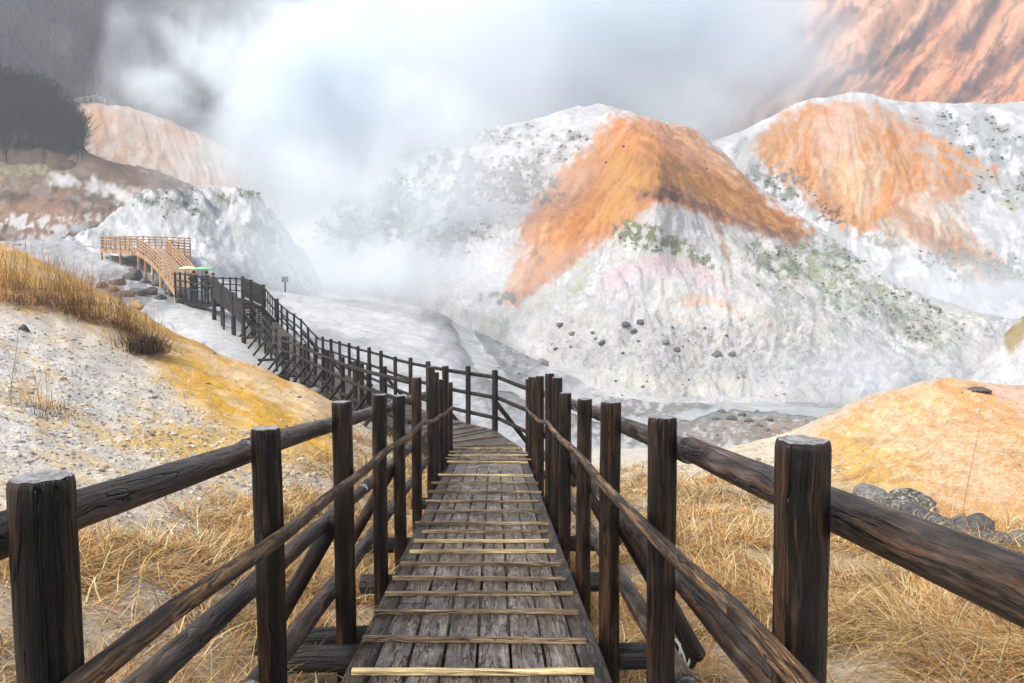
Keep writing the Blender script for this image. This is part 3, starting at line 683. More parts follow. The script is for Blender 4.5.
def gull_mask(u, v, r):
    m = np.full(np.shape(u), -1e9)
    uu = u + 5 * fbm(u / 30, v / 30, 0, 3, 271); vv = v + 5 * fbm(u / 30, v / 30, 7, 3, 272)
    for g in GULL:
        for a, b in zip(g[:-1], g[1:]):
            a, b = np.array(a, float), np.array(b, float); e = b - a
            tt = np.clip(((uu - a[0]) * e[0] + (vv - a[1]) * e[1]) / (e @ e), 0, 1)
            m = np.maximum(m, r - np.hypot(uu - a[0] - tt * e[0], vv - a[1] - tt * e[1]))
    return m
def paint_om(p):
    put(p, np.ones(len(p.u)), (.58,.25,.12)); veins(p, (.62,.34,.21), .7, 60, 273, 1.2, .9, .48, .8); veins(p, (.50,.20,.10), .6, 40, 274, 1.2, .8, .5, .8)
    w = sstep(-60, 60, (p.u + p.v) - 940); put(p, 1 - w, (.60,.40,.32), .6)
    m = gull_mask(p.u, p.v, 9.5); n = fbm(p.u / 7, p.v / 7, 0, 4, 275)
    put(p, sstep(-4, 4, m + 3 * n), (.07,.05,.05), .97)
    veins(p, (.30,.16,.10), .5, 12, 276, 1.3, .7, .7, .9)
    ALL = [(640,-120),(1400,-120),(1400,180),(640,180)]
    aniso(p, ALL, (-.63,.77), (.42,.17,.085), .45, 14, 110, 431, .56, .85); aniso(p, ALL, (-.63,.77), (.62,.36,.22), .4, 18, 110, 432, .54, .85); aniso(p, ALL, (-.63,.77), (.13,.08,.075), .7, 8, 60, 433, .70, .86)
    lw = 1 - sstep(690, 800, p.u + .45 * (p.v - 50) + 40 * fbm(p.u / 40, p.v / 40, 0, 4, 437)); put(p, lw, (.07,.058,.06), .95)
    for k in range(3, 9): stroke(p, [(780 + 34 * k, -10), (745 + 34 * k, 50), (700 + 34 * k, 110)], 2, (.42,.17,.09), 5, .5, 14, 24, 277 + k, 5)
def disp_om(x, y, z, d, px, tt):
    P = np.stack([x, y, z], -1).reshape(-1, 3); u, v, _ = proj(P)
    g = sstep(-14, 6, gull_mask(u, v, 6)).reshape(x.shape)
    return 1.5 * fbm(x * .025, y * .025, 0, 4, 291) - 4.0 * g + 1.7 * (fbm((u * .77 + .63 * v).reshape(x.shape) / 24, (v * .77 - u * .63).reshape(x.shape) / 170, 0, 5, 292, .55, True) - .4)
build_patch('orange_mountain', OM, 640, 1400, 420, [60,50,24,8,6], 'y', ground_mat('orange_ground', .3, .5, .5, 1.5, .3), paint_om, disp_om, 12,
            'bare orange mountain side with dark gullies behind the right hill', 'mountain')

# outer ground sheet reaching the horizon
bm = bmesh.new(); bmesh.ops.create_grid(bm, x_segments=8, y_segments=8, size=2500)
me = bpy.data.meshes.new('plain'); bm.to_mesh(me); bm.free()
me.materials.append(simple_mat('plain_ground', (.16, .15, .12), (.28, .26, .22), .05))
o = link('plain', me, None, Matrix.Translation((0, 0, -14))); T(o, 'flat dull plain far around the valley', 'ground', kind='structure')
# ------------------------------------------------------------------ wooden boardwalk and log fences
M_post = wood_mat('dark_log', (.009, .0062, .005), (.115, .052, .022), (.026, .020, .017), 1.0, (.26, .6), .4, .40)
M_rail = wood_mat('weathered_log', (.018, .0125, .010), (.11, .056, .030), (.14, .12, .105), 1.0, (.25, .6), .55, .6)
M_hand = wood_mat('handrail_wood', (.04, .024, .015), (.30, .165, .07), (.15, .12, .095), 1.3, (.4, .75), .5, .8)
M_beam = wood_mat('wet_beam', (.030, .023, .020), (.085, .055, .036), (.11, .10, .092), .9, (.22, .6), .7, .5, axis=1)
M_log0 = wood_mat('black_log', (.012, .010, .010), (.04, .03, .025), (.06, .055, .055), 1.0, (.3, .6), .5, .4)
M_plank = wood_mat('wet_plank', (.10, .083, .072), (.19, .155, .125), (.26, .235, .215), .8, (.10, .34), .6, .6, axis=1)
M_bold = wood_mat('old_batten', (.24, .16, .085), (.48, .34, .18), (.30, .25, .19), 1.2, (.4, .8), .5, .6, axis=0)
M_bnew = wood_mat('new_batten', (.60, .44, .20), (.72, .56, .31), (.64, .52, .34), .8, (.45, .7), .4, .6, axis=0, grain=.4)
M_mid = wood_mat('far_dark_wood', (.013, .010, .009), (.055, .034, .024), (.045, .04, .038), .35, (.5, .85), .6, .5)
M_orng = wood_mat('fresh_orange_wood', (.46, .27, .14), (.62, .40, .22), (.56, .40, .26), .25, (.6, .9), .5, .6)
M_orng2 = wood_mat('fresh_orange_deck', (.46, .30, .18), (.58, .41, .26), (.54, .42, .31), .25, (.6, .9), .5, .6)
def endgrain():
    m = newmat('frosted_end_grain'); t = NT(m)
    tc = t.n('ShaderNodeTexCoord').outputs['Object']
    ln = t.n('ShaderNodeVectorMath', operation='LENGTH'); t.l(t.scale(tc, 1, 1, 0), ln.inputs[0])
    n0 = t.noise(tc, 14, 4)
    rg = t.math('SINE', t.math('ADD', t.math('MULTIPLY', ln.outputs['Value'], 620), t.math('MULTIPLY', n0, 14)))
    c = t.mix(t.math('MULTIPLY', t.math('ADD', rg, 1), .5), (.05, .042, .038), (.15, .13, .12))
    fr = t.noise(tc, 70, 6, .75); big = t.noise(tc, 18, 3)
    f = t.math('MULTIPLY', t.ramp(fr, [(.38, 0.0), (.52, 1.0)]), t.ramp(big, [(.3, .4), (.5, 1.0)]))
    c = t.mix(t.math('MULTIPLY', f, .62), c, (.45, .47, .49))
    t.bsdf(c, .55, fr, .6, .004)
    return m
M_end = endgrain()

def log_mesh(name, L, r, mats, sides=24, rings=14, seed=0, cracks=3, bend=.0, taper=0.0, facet=0.0, flat=1.0):
    """log along local +z from 0 to L: knotty, slightly bent, checked with drying cracks, chamfered sawn ends"""
    rg = np.random.default_rng(seed + 100)
    zs = np.concatenate([[0, .004], np.linspace(.015, L - .015, rings), [L - .004, L]])
    sh = np.ones(len(zs)); sh[0] = sh[-1] = .90; sh[1] = sh[-2] = .965
    th = np.arange(sides) / sides * 2 * np.pi
    TH, ZZ = np.meshgrid(th, zs); SH = np.repeat(sh[:, None], sides, 1)
    rad = r * (1 - taper * (ZZ / L - .5)) * SH
    rad = rad * (1 + .035 * pn(np.cos(TH) * 1.3, np.sin(TH) * 1.3, ZZ * 1.6, seed) + .02 * pn(np.cos(TH) * 5, np.sin(TH) * 5, ZZ * 1.2, seed + 3) + .012 * pn(np.cos(TH) * 3, np.sin(TH) * 3, ZZ * 14, seed + 6))
    for i in range(cracks):
        a0 = rg.uniform(0, 6.28); z0, z1 = sorted(rg.uniform(-.3, 1.3, 2) * L)
        if z1 - z0 < .35 * L: z1 = z0 + .6 * L
        a = a0 + .25 * pn(ZZ * 1.5, ZZ * 0 + seed, 0, i)
        dd = (TH - a + np.pi) % (2 * np.pi) - np.pi
        rad = rad * (1 - .085 * np.exp(-(dd / .07) ** 2) * sstep(z0, z0 + .12, ZZ) * (1 - sstep(z1 - .12, z1, ZZ)))
    bx = bend * np.sin(ZZ / L * np.pi) + .12 * r * pn(ZZ * 1.1, ZZ * 0 + .5, 0, seed + 9); by = .12 * r * pn(ZZ * 1.1, ZZ * 0 + 3.5, 0, seed + 12)
    V = np.stack([rad * np.cos(TH) + bx, rad * np.sin(TH) * flat + by, ZZ + np.where((ZZ > L - .001) | (ZZ < .001), .004 * pn(np.cos(TH) * 2, np.sin(TH) * 2, ZZ, seed), 0)], -1).reshape(-1, 3)
    nr = len(zs); idx = np.arange(nr * sides).reshape(nr, sides); nx = np.roll(idx, -1, 1)
    quads = np.stack([idx[:-1], nx[:-1], nx[1:], idx[1:]], -1).reshape(-1, 4)
    me = bpy.data.meshes.new(name)
    fs = [tuple(q) for q in quads] + [tuple(idx[0][::-1]), tuple(idx[-1])]
    me.from_pydata([tuple(v) for v in V], [], fs)
    me.polygons.foreach_set('use_smooth', np.array([True] * len(quads) + [False, False]))
    me.polygons.foreach_set('material_index', np.array([0] * len(quads) + [1, 1], np.int32))
    for m in mats: me.materials.append(m)
    me.update(); return me
def axis_mat(p0, p1, roll=0.0):
    p0, p1 = Vector(p0), Vector(p1); z = (p1 - p0).normalized()
    up = Vector((0, 0, 1)) if abs(z.z) < .95 else Vector((1, 0, 0))
    x = up.cross(z).normalized(); y = z.cross(x)
    m = Matrix((x, y, z)).transposed().to_4x4(); m = m @ Matrix.Rotation(roll, 4, 'Z'); m.translation = p0
    return m
def log(name, p0, p1, r, mats, parent, seed=0, label=None, **k):
    L = (Vector(p1) - Vector(p0)).length
    return link(name, log_mesh(name, L, r, mats, seed=seed, **k), parent, axis_mat(p0, p1, seed * 1.7), label)
def sweep(pts, prof, closed_prof=True, tw=None):
    """profile (x across, y up) swept along pts; returns verts, faces (with end caps)"""
    V, Fc = [], []; n = len(prof); pts = [Vector(p) for p in pts]
    for i, p in enumerate(pts):
        a = pts[max(i - 1, 0)]; b = pts[min(i + 1, len(pts) - 1)]; t_ = (b - a).normalized()
        s_ = t_.cross(Vector((0, 0, 1))).normalized(); u_ = s_.cross(t_)
        for (x, y) in prof: V.append(p + s_ * x + u_ * y)
    for i in range(len(pts) - 1):
        for j in range(n):
            j2 = (j + 1) % n; Fc.append((i * n + j, i * n + j2, (i + 1) * n + j2, (i + 1) * n + j))
    Fc.append(tuple(range(n))[::-1]); Fc.append(tuple(range((len(pts) - 1) * n, len(pts) * n)))
    return V, Fc
def mesh_of(name, V, Fc, mats, smooth=False):
    me = bpy.data.meshes.new(name); me.from_pydata([tuple(v) for v in V], [], Fc)
    bm = bmesh.new(); bm.from_mesh(me); bmesh.ops.recalc_face_normals(bm, faces=bm.faces); bm.to_mesh(me); bm.free()
    for m in mats: me.materials.append(m)
    if smooth: me.polygons.foreach_set('use_smooth', np.ones(len(me.polygons), bool))
    me.update(); return me
def board(V, Fc, M, sx, sy, sz, b=.006, jit=0.0, seed=0):
    """bevelled board centred on matrix M added to lists"""
    rg = random.Random(seed); o = len(V)
    hx, hy, hz = sx / 2, sy / 2, sz / 2
    ring = [(-hx + b, -hz), (hx - b, -hz), (hx, -hz + b), (hx, hz - b), (hx - b, hz), (-hx + b, hz), (-hx, hz - b), (-hx, -hz + b)]
    for yy in (-hy, hy):
        for (x, z) in ring: V.append(M @ Vector((x + rg.uniform(-jit, jit), yy + rg.uniform(-jit, jit) * 3, z + rg.uniform(-jit, jit))))
    for j in range(8): Fc.append((o + j, o + (j + 1) % 8, o + 8 + (j + 1) % 8, o + 8 + j))
    Fc.append(tuple(o + j for j in range(8))[::-1]); Fc.append(tuple(o + 8 + j for j in range(8)))

SL = .1009
def zd(y): return -SL * y - .0022 * max(0, y - 9) ** 2
XL, XR, YEND = -.61, .465, 12.9
def deckpoint(px, py):
    yc = -(py - 341.5) / F; xc = (px - 512) / F
    v = Vector(FW + xc * RT + yc * UP); s = EYE / (-(v.z + SL * v.y))
    return Vector(CAM) + v * s
near = empty('boardwalk', (-.07, 2, zd(2) - .5), 'wet brown boardwalk of long planks with pale cross battens running straight down', 'boardwalk')
# long planks between the edge beams
V, Fc = [], []; k = 0
x0, x1 = XL + .108, XR - .108; nw = 6; pw = (x1 - x0) / nw
for i in range(nw):
    y = -1.2 - random.uniform(0, 1.2)
    while y < YEND:
        L = random.choice([1.9, 2.2, 2.6]); y2 = min(y + L, YEND)
        if y2 - y < .3: break
        yc = (y + y2) / 2; a = math.atan2(zd(y2) - zd(y), y2 - y)
        M = Matrix.Translation((x0 + pw * (i + .5) + random.uniform(-.002, .002), yc, (zd(y) + zd(y2)) / 2 - .02 + random.uniform(-.004, .002))) @ Matrix.Rotation(a, 4, 'X') @ Matrix.Rotation(random.uniform(-.012, .012), 4, 'Y')
        board(V, Fc, M, pw - .010, (y2 - y) / math.cos(a) - .008, .04, .005, .0012, k); k += 1
        y = y2
plank = link('deck', mesh_of('deck', V, Fc, [M_plank]), near)
# variation from plank to plank belongs to the boards
for s_, nm in ((-1, 'edge_beam'), (1, 'edge_beam')):
    V, Fc = [], []
    xc = (XL + .053) if s_ < 0 else (XR - .053)
    y = -1.2
    for y2 in (1.6, 5.1, 8.9, YEND):
        a = math.atan2(zd(y2) - zd(y), y2 - y)
        board(V, Fc, Matrix.Translation((xc + random.uniform(-.006, .006), (y + y2) / 2, (zd(y) + zd(y2)) / 2 - .044)) @ Matrix.Rotation(a, 4, 'X') @ Matrix.Rotation(-.012 * s_, 4, 'Y'), .104, (y2 - y) / math.cos(a) - .012, .09, .012, .004, k); k += 1; y = y2
    link(nm, mesh_of(nm, V, Fc, [M_beam]), near)
BAT = [(675,1,352,594),(642,0,366,583),(614.6,0,378,575),(596,0,388,570),(580.5,0,395,563),(566,0,403,558),(553.5,1,410,556),(543,1,414,549),(533,0,424,546),(525,0,417,547),(513,0,426,540),(502.6,0,427,537),(493,0,430,540),(484,0,433,537),(476,1,438,533),(462.5,1,447,528),(459,0,447,530),(455,1,448,528),(451.5,0,450,526),(447,1,455,520)]
for i, (py, new, xa, xb) in enumerate(BAT):
    A, B = deckpoint(xa, py), deckpoint(xb, py + random.uniform(-1.2, 1.2) * (py - 372) / 300)
    c = (A + B) / 2; c.z = zd(c.y)
    V, Fc = [], []
    M = Matrix.Rotation(math.atan2(B.y - A.y, B.x - A.x), 4, 'Z') @ Matrix.Rotation(R(90), 4, 'Z')
    n = 5; L = (B - A).length * (1 if new else 1.03)
    wd = (.034 if new else .03) * random.uniform(.85, 1.15)
    rot = Matrix.Rotation(math.atan2(B.y - A.y, B.x - A.x), 4, 'Z') @ Matrix.Rotation(-math.atan(SL), 4, 'X')
    o0 = len(V)
    prof = [(-wd / 2, 0), (wd / 2, 0), (wd / 2, .016), (wd / 2 - .004, .02), (-wd / 2 + .004, .02), (-wd / 2, .016)]
    for q in range(7):
        xx = -L / 2 + L * q / 6; wy = .007 * pn(q * .6 + i * 3.1, 0.5, 0, 3); wz = random.uniform(-.0015, .0015)
        for (a_, b_) in prof: V.append(Vector((xx, a_ + wy, b_ + wz)))
    for q in range(6):
        for j in range(6): Fc.append((q * 6 + j, q * 6 + (j + 1) % 6, q * 6 + 6 + (j + 1) % 6, q * 6 + 6 + j))
    Fc.append(tuple(range(6))[::-1]); Fc.append(tuple(range(36, 42)))
    rot.translation = c + Vector((0, 0, .0035))
    link('batten', mesh_of('batten', V, Fc, [M_bnew if new else M_bold]), near, rot, 'fresh pale yellow batten' if new else 'worn brown batten')
# crossbeams under the deck carrying the posts, and the metal sleeve where the fence turns
LP = [(446,474,1.27),(224,427,2.54),(149,401,3.81),(114,394,4.98),(94,395,6.04),(77,377,7.4),(63,366.5,9.0),(58.5,372,9.7),(53,379,10.7),(48.5,366,11.8),(44,382,12.8)]
RP = [(306,441,1.385),(166,417.5,2.55),(115,402,3.69),(88,399,4.82),(69,393,6.15),(61,377.5,6.95),(54.5,373.5,7.8),(45,376,9.4),(40.5,377,10.5),(36,377,11.7),(33.5,379,12.6)]
XPL, XPR = -.718, .548
for i, y in enumerate([.1, 1.3, 3.72, 4.0, 5.05, 6.2, 8.2, 10.4, 12.4]):
    ll = -1.06 if i in (1, 2, 3, 5) else -.86; rr = .96 if i in (2, 5) else .78
    if i == 3: ll, rr = -1.0, -.2
    log('crossbeam', (ll, y, zd(y) - .15), (rr, y + .02, zd(y) - .15), .062, [M_log0, M_log0], near, 300 + i, sides=16, rings=8)
for y in (5.0, 8.0, 11.0):
    pass
def base_of(x, y): return zd(y) - .62
def top_z(off, py, y, side):
    px = 494 + side * off
    d = np.dot(np.array([0, y, 0]), FH)
    return float(z_at(py, d))
def near_fence(posts, xp, side, label, seed0):
    e = empty('log_fence', (xp, 3, zd(3) - .5), label, 'fence')
    tops = []
    for i, (off, py, y) in enumerate(posts):
        zt = top_z(off, py, y, side); tops.append((y, zt))
        r = [.0475, .046, .0485, .045, .047][i % 5]
        big = i < 4
        log('post', (xp, y, zd(y) - .62), (xp + random.uniform(-.008, .008), y, zt), r, [M_post, M_end], e, seed0 + i, sides=64 if big else 28, rings=40 if big else 12, cracks=7 if big else 3)
    xo = xp + side * .102
    def hz(y, h): return zd(y) + h
    # three rails outside the posts
    for j, (h, rr) in enumerate(((.955, .0395), (.492, .037), (.135, .039))):
        ys = [-.9, 2.62, 6.12, 9.1, 12.9] if j != 1 else [-1.2, 1.36, 4.9, 8.4, 12.9]
        for q, (a, b) in enumerate(zip(ys[:-1], ys[1:])):
            jit = random.uniform(-.008, .008)
            log('rail', (xo + jit, a + .004, hz(a, h) + random.uniform(-.01, .01)), (xo, b - .004, hz(b, h) + random.uniform(-.01, .01)), rr * random.uniform(.95, 1.06), [M_rail, M_end], e, seed0 + 20 + j * 5 + q, sides=56 if q < 2 else 20, rings=60 if q < 2 else 14, cracks=6, bend=.008, taper=.08)
    # hand rail inside the posts: a half round pole, jointed
    xi = xp - side * .068
    jo = [(-1.0, .72), (1.55, .735), (4.6, .745), (7.2, .76), (9.2, .69), (12.2, .70)]
    for q, ((a, ha), (b, hb)) in enumerate(zip(jo[:-1], jo[1:])):
        V, Fc = [], []
        prof = [(-.012, -.019), (.011, -.020), (.016, -.011), (.017, .007), (.010, .019), (-.008, .020), (-.015, .010), (-.016, -.010)]
        N = 14; pts = []
        for u in range(N + 1):
            f = u / N; y = a + (b - a) * f
            pts.append((xi + .006 * pn(y * 1.3, seed0 * .37, 0, 8), y, zd(y) + ha + (hb - ha) * f + .010 * pn(y * 1.1, seed0 * .11, 2, 9) - .018 * math.sin(f * math.pi)))
        # geometry in a frame along the rail so that the grain follows it
        M = axis_mat(pts[0], pts[-1]); Mi = M.inverted()
        V, Fc = sweep(pts, prof); V = [Mi @ v for v in V]
        link('handrail', mesh_of('handrail', V, Fc, [M_hand], True), e, M, 'yellowish newer length of handrail' if (q == 2 and side < 0) else None)
    return e, tops
lf, ltops = near_fence(LP, XPL, -1, 'dark log fence along the left edge of the near boardwalk beside the gravel slope', 400)
rf, rtops = near_fence(RP, XPR, 1, 'dark log fence along the right edge of the near boardwalk beside the straw hollow', 500)
for i, y in enumerate((1.27, 3.81, 6.04)):
    log('brace', (XPL - .42, y - .02, zd(y) - .14), (XPL - .055, y + .02, zd(y) + .50), .042, [M_post, M_post], lf, 430 + i, sides=24, rings=16)
for i, y in enumerate((3.69, 6.15, 9.4)):
    log('brace', (XPR + .42, y - .02, zd(y) - .14), (XPR + .055, y + .02, zd(y) + .50), .042, [M_post, M_post], rf, 530 + i, sides=24, rings=16)
# white cord wound round the end of a crossbeam on the right, and short end pieces of the handrails
cord = []
for i in range(60):
    a = i * .55; cord.append((.90 + .03 * math.sin(i * .37) , 3.735 + .068 * math.cos(a), zd(3.72) - .15 + .068 * math.sin(a)))
V, Fc = sweep(cord, [(.005 * math.cos(a), .005 * math.sin(a)) for a in np.arange(6) / 6 * 6.283])
o = link('cord', mesh_of('cord', V, Fc, [simple_mat('pale_cord', (.5, .5, .48), (.65, .65, .62), 60)], True)); T(o, 'pale cord wound round the end of a black crossbeam under the right fence', 'cord')
for (e, xp, side, tp) in ((lf, XPL, -1, (12.2, .70)), (rf, XPR, 1, (12.2, .70))):
    pass

# ---- second boardwalk section, turning left and climbing past the landing
FAR = [(528,384,13.7),(495,371.5,14.6),(468,368,15.4),(446,365,16.2),(428,362,17.2),(410.6,359,18.6),(395,355.6,20),(381,351.5,21.5),(369,348.5,23),(358,346,24.5),(349,343.5,26),(339.6,341,27.5),(331,338.5,29),(322.7,337.3,30.5),(316,335.5,32),(308,327.5,33.6),(301,319.5,35.2),(294,314,36.8),(287,309.5,38.4),(281.5,305,40),(277,301,41.2)]
FARB = [(277,301,41.2),(263,286.5,42.6),(251,281.5,44),(242.6,278.2,45.2),(236,277.2,46),(230,277,46.6),(223,277,47.2),(214,276.5,48),(205,276,48.8),(197,275,49.6)]
def fp(q): return at(q[0], q[1], q[2])
farP = [fp(q) for q in FAR]; farQ = [fp(q) for q in FARB[1:]]
allF = farP + farQ
HP = 1.08
def offset_line(P, wd):
    out = []
    for i, p in enumerate(P):
        a = P[max(i - 2, 0)]; b = P[min(i + 2, len(P) - 1)]; t_ = (b - a); t_.z = 0; t_.normalize()
        out.append(p + Vector((-t_.y, t_.x, 0)) * wd)
    return out
nearL = offset_line(allF, 1.3)
nearL[0] = Vector((-.66, 12.9, allF[0].z + .05)); nearL[1] = Vector((-1.0, 13.5, allF[1].z)); nearL[2] = Vector((-1.45, 14.3, allF[2].z))
mid = empty('boardwalk', tuple(allF[12] - Vector((0, 0, HP + .4))), 'dark narrow boardwalk curving left across the pale valley floor', 'boardwalk')
def ribbon_boards(L, Rr, step, th, seed=0):
    V, Fc = [], []; k = 0
    for i in range(len(L) - 1):
        a0, a1, b0, b1 = L[i], L[i + 1], Rr[i], Rr[i + 1]
        ln = ((a1 - a0).length + (b1 - b0).length) / 2; n = max(2, int(ln / step))
        for j in range(n):
            f0, f1 = j / n, (j + .93) / n
            pl0, pl1, pr0, pr1 = a0.lerp(a1, f0), a0.lerp(a1, f1), b0.lerp(b1, f0), b0.lerp(b1, f1)
            dz = random.uniform(-.006, .006); o = len(V)
            zz = (pl0.z + pl1.z + pr0.z + pr1.z) / 4
            stp = zz if abs(a1.z - a0.z) / max(ln, .1) > .3 else None
            for p in (pl0, pr0, pr1, pl1): V.append(Vector((p.x, p.y, (stp if stp is not None else p.z) + dz)))
            for p in (pl0, pr0, pr1, pl1): V.append(Vector((p.x, p.y, (stp if stp is not None else p.z) + dz - th)))
            for f in ((0, 1, 2, 3), (7, 6, 5, 4), (0, 4, 5, 1), (1, 5, 6, 2), (2, 6, 7, 3), (3, 7, 4, 0)): Fc.append(tuple(o + q for q in f))
    return V, Fc
nF_ = len(FAR)
dn = [Vector((p.x, p.y, p.z - HP)) for p in nearL]; df = [Vector((p.x, p.y, p.z - HP)) for p in allF]
for i in range(len(dn)):
    f = float(sstep(nF_ + 1.5, nF_ + 4.5, i)); df[i].z -= .42 * f; dn[i].z = df[i].z
dn0 = [Vector((XL, 12.9, zd(12.9) - .005))] + dn[1:]; df0 = [Vector((XR, 12.9, zd(12.9) - .005))] + df[1:]
V, Fc = ribbon_boards(dn0[:len(FAR)], df0[:len(FAR)], .15, .05)
M_plank2 = wood_mat('wet_cross_plank', (.075, .058, .05), (.16, .12, .09), (.2, .18, .16), .8, (.25, .6), .6, .6, axis=0)
link('deck', mesh_of('deck', V, Fc, [M_plank2]), mid)
for i in range(0, 7):                                # pale worn battens on the turn
    for f in (.2, .65):
        a = dn0[i].lerp(dn0[i + 1], f); b = df0[i].lerp(df0[i + 1], f); a.z += .012; b.z += .012
        V, Fc = sweep([a.lerp(b, .06), a.lerp(b, .5), a.lerp(b, .94)], [(-.018, -.008), (.018, -.008), (.018, .012), (-.018, .012)])
        link('batten', mesh_of('batten', V, Fc, [M_bold]), mid)
for line in (dn0[:len(FAR)], df0[:len(FAR)]):
    pts = [p - Vector((0, 0, .12)) for p in line]
    V, Fc = sweep(pts, [(-.04, -.07), (.04, -.07), (.04, .05), (-.04, .05)]); link('edge_beam', mesh_of('edge_beam', V, Fc, [M_mid]), mid)
land = empty('boardwalk', tuple(df[-5] - Vector((0, 0, .4))), 'short level stretch of dark boardwalk where the walkers stand beside the panelled landing', 'boardwalk')
V, Fc = ribbon_boards(dn[len(FAR) - 1:], df[len(FAR) - 1:], .2, .06); link('deck', mesh_of('deck', V, Fc, [M_mid]), land)
for line in (dn[len(FAR) - 1:], df[len(FAR) - 1:]):
    V, Fc = sweep([p - Vector((0, 0, .17)) for p in line], [(-.05, -.1), (.05, -.1), (.05, .1), (-.05, .1)]); link('edge_beam', mesh_of('edge_beam', V, Fc, [M_mid]), land)
POSTV = [log_mesh('post', 1.0, .052, [M_mid, M_mid], 12, 4, 600 + i, 1) for i in range(4)]
def far_post(p_top, drop, e, r=1.0, mesh=None, name='post'):
    me = mesh or random.choice(POSTV)
    m = Matrix.Translation(p_top - Vector((0, 0, drop))) @ Matrix.Rotation(random.uniform(0, 6), 4, 'Z') @ Matrix.Diagonal((r, r, drop, 1))
    return link(name, me, e, m)
def tube(pts, r, mats, e, name='rail', n=8):
    V, Fc = sweep(pts, [(r * math.cos(a), r * math.sin(a)) for a in np.arange(n) / n * 6.283]); return link(name, mesh_of(name, V, Fc, mats, True), e)
def densify(P, n):
    out = []
    for a, b in zip(P[:-1], P[1:]):
        for j in range(n): out.append((a.lerp(b, j / n)))
    return out + [P[-1]]
nF = len(FAR)
# far fence
ef = empty('log_fence', tuple(df[8]), 'thin dark post and rail fence on the far side of the curving boardwalk', 'fence')
for i, p in enumerate(farP[1:-1]): far_post(p + Vector((0, 0, random.uniform(-.03, .04))), HP + .45, ef, random.uniform(.92, 1.1))
far_post(farP[-1] + Vector((0, 0, .12)), HP + .9, ef, 1.9)
for h in (-.12, -.5, -.88): tube([p + Vector((0, 0, h)) + Vector((.07, .05, 0)) for p in farP], .038, [M_mid], ef)
for i in range(1, nF - 1, 3):
    p = farP[i]; q = offset_line(farP, -.75)[i]
    tube([q - Vector((0, 0, HP + .35)), p - Vector((0, 0, .55))], .045, [M_mid], ef, 'brace', 8)
# near fence
en = empty('log_fence', tuple(dn[8]), 'dark braced log fence on the near side of the curving boardwalk', 'fence')
nl = nearL[:nF]
for i, p in enumerate(nl[3:]): far_post(p + Vector((0, 0, random.uniform(-.03, .05))), HP + .7, en, random.uniform(.95, 1.15))
for i in range(4, nF - 1, 3):                       # here and there a lower post between two
    q = nl[i].lerp(nl[i + 1], .5); far_post(q + Vector((0, 0, random.uniform(-.03, .05))), HP + .6, en, random.uniform(.9, 1.1))
outn = offset_line(allF, 2.05)[:nF]
for h in (-.14, -.5, -.86): tube([p + Vector((0, 0, h)) + Vector((-.07, -.04, 0)) for p in nl[2:]], .042, [M_mid], en)
for i in range(3, nF - 1):
    tube([outn[i] - Vector((0, 0, HP + .45)), nl[i] - Vector((0, 0, .6))], .045, [M_mid], en, 'brace', 8)
    if i % 3 == 0: tube([outn[i] - Vector((0, 0, HP + .22)) , df[i] - Vector((0, 0, .22))], .06, [M_mid], en, 'crossbeam', 8)
# landing with dark board panels on both sides
ep = empty('panel_fence', tuple(df[nF + 1]), 'dark solid board fence with thick posts on the far side of the landing', 'fence')
pf = allF[nF - 1:nF + 3]
def panel_run(P, e, hh, rp, name='panel'):
    for i, (a, b) in enumerate(zip(P[:-1], P[1:])):
        V, Fc = [], []; n = 9
        for j in range(n):
            f = (j + .5) / n; c = a.lerp(b, f); L = (b - a).length / n
            ang = math.atan2(b.y - a.y, b.x - a.x)
            board(V, Fc, Matrix.Translation(c - Vector((0, 0, hh / 2 + .06))) @ Matrix.Rotation(ang, 4, 'Z') @ Matrix.Rotation(R(90), 4, 'X'), L * .93, hh, .03, .004, .002, j + i * 20)
        link(name, mesh_of(name, V, Fc, [M_mid]), e)
    for p in P: far_post(p + Vector((0, 0, .1)), HP + 1.3, e, rp)
    for h in (.0, -.55): tube([p + Vector((0, 0, h)) for p in P], .05, [M_mid], e)
panel_run(pf[1:], ep, .95, 2.0)
tube([pf[0] + Vector((0, 0, -.1)), pf[1] + Vector((0, 0, 0))], .045, [M_mid], ep); tube([pf[0] + Vector((0, 0, -.6)), pf[1] + Vector((0, 0, -.5))], .045, [M_mid], ep)
for j in range(1, 6):
    f = j / 6; p = pf[0].lerp(pf[1], f); far_post(p, 1.0, ep, .6, name='baluster')
eq = empty('panel_fence', tuple(dn[nF + 1]), 'dark solid board fence on the near side of the landing, above its tall supports', 'fence')
NPL = [at(243, 304, 38.5), at(233, 294, 40), at(222, 285.5, 41.5), at(213.5, 279, 43)]
panel_run(NPL, eq, 1.0, 1.7)
tube([nl[-1] + Vector((0, 0, -.1)), NPL[0] + Vector((0, 0, 0))], .045, [M_mid], eq); tube([nl[-1] + Vector((0, 0, -.6)), NPL[0] + Vector((0, 0, -.6))], .045, [M_mid], eq)
for j, q in enumerate(NPL): far_post(q - Vector((0, 0, HP)), 1.6, eq, 2.2, name='support')
tube([at(224, 333, 40.5), NPL[2] - Vector((0, 0, 1.3))], .06, [M_mid], eq, 'brace')
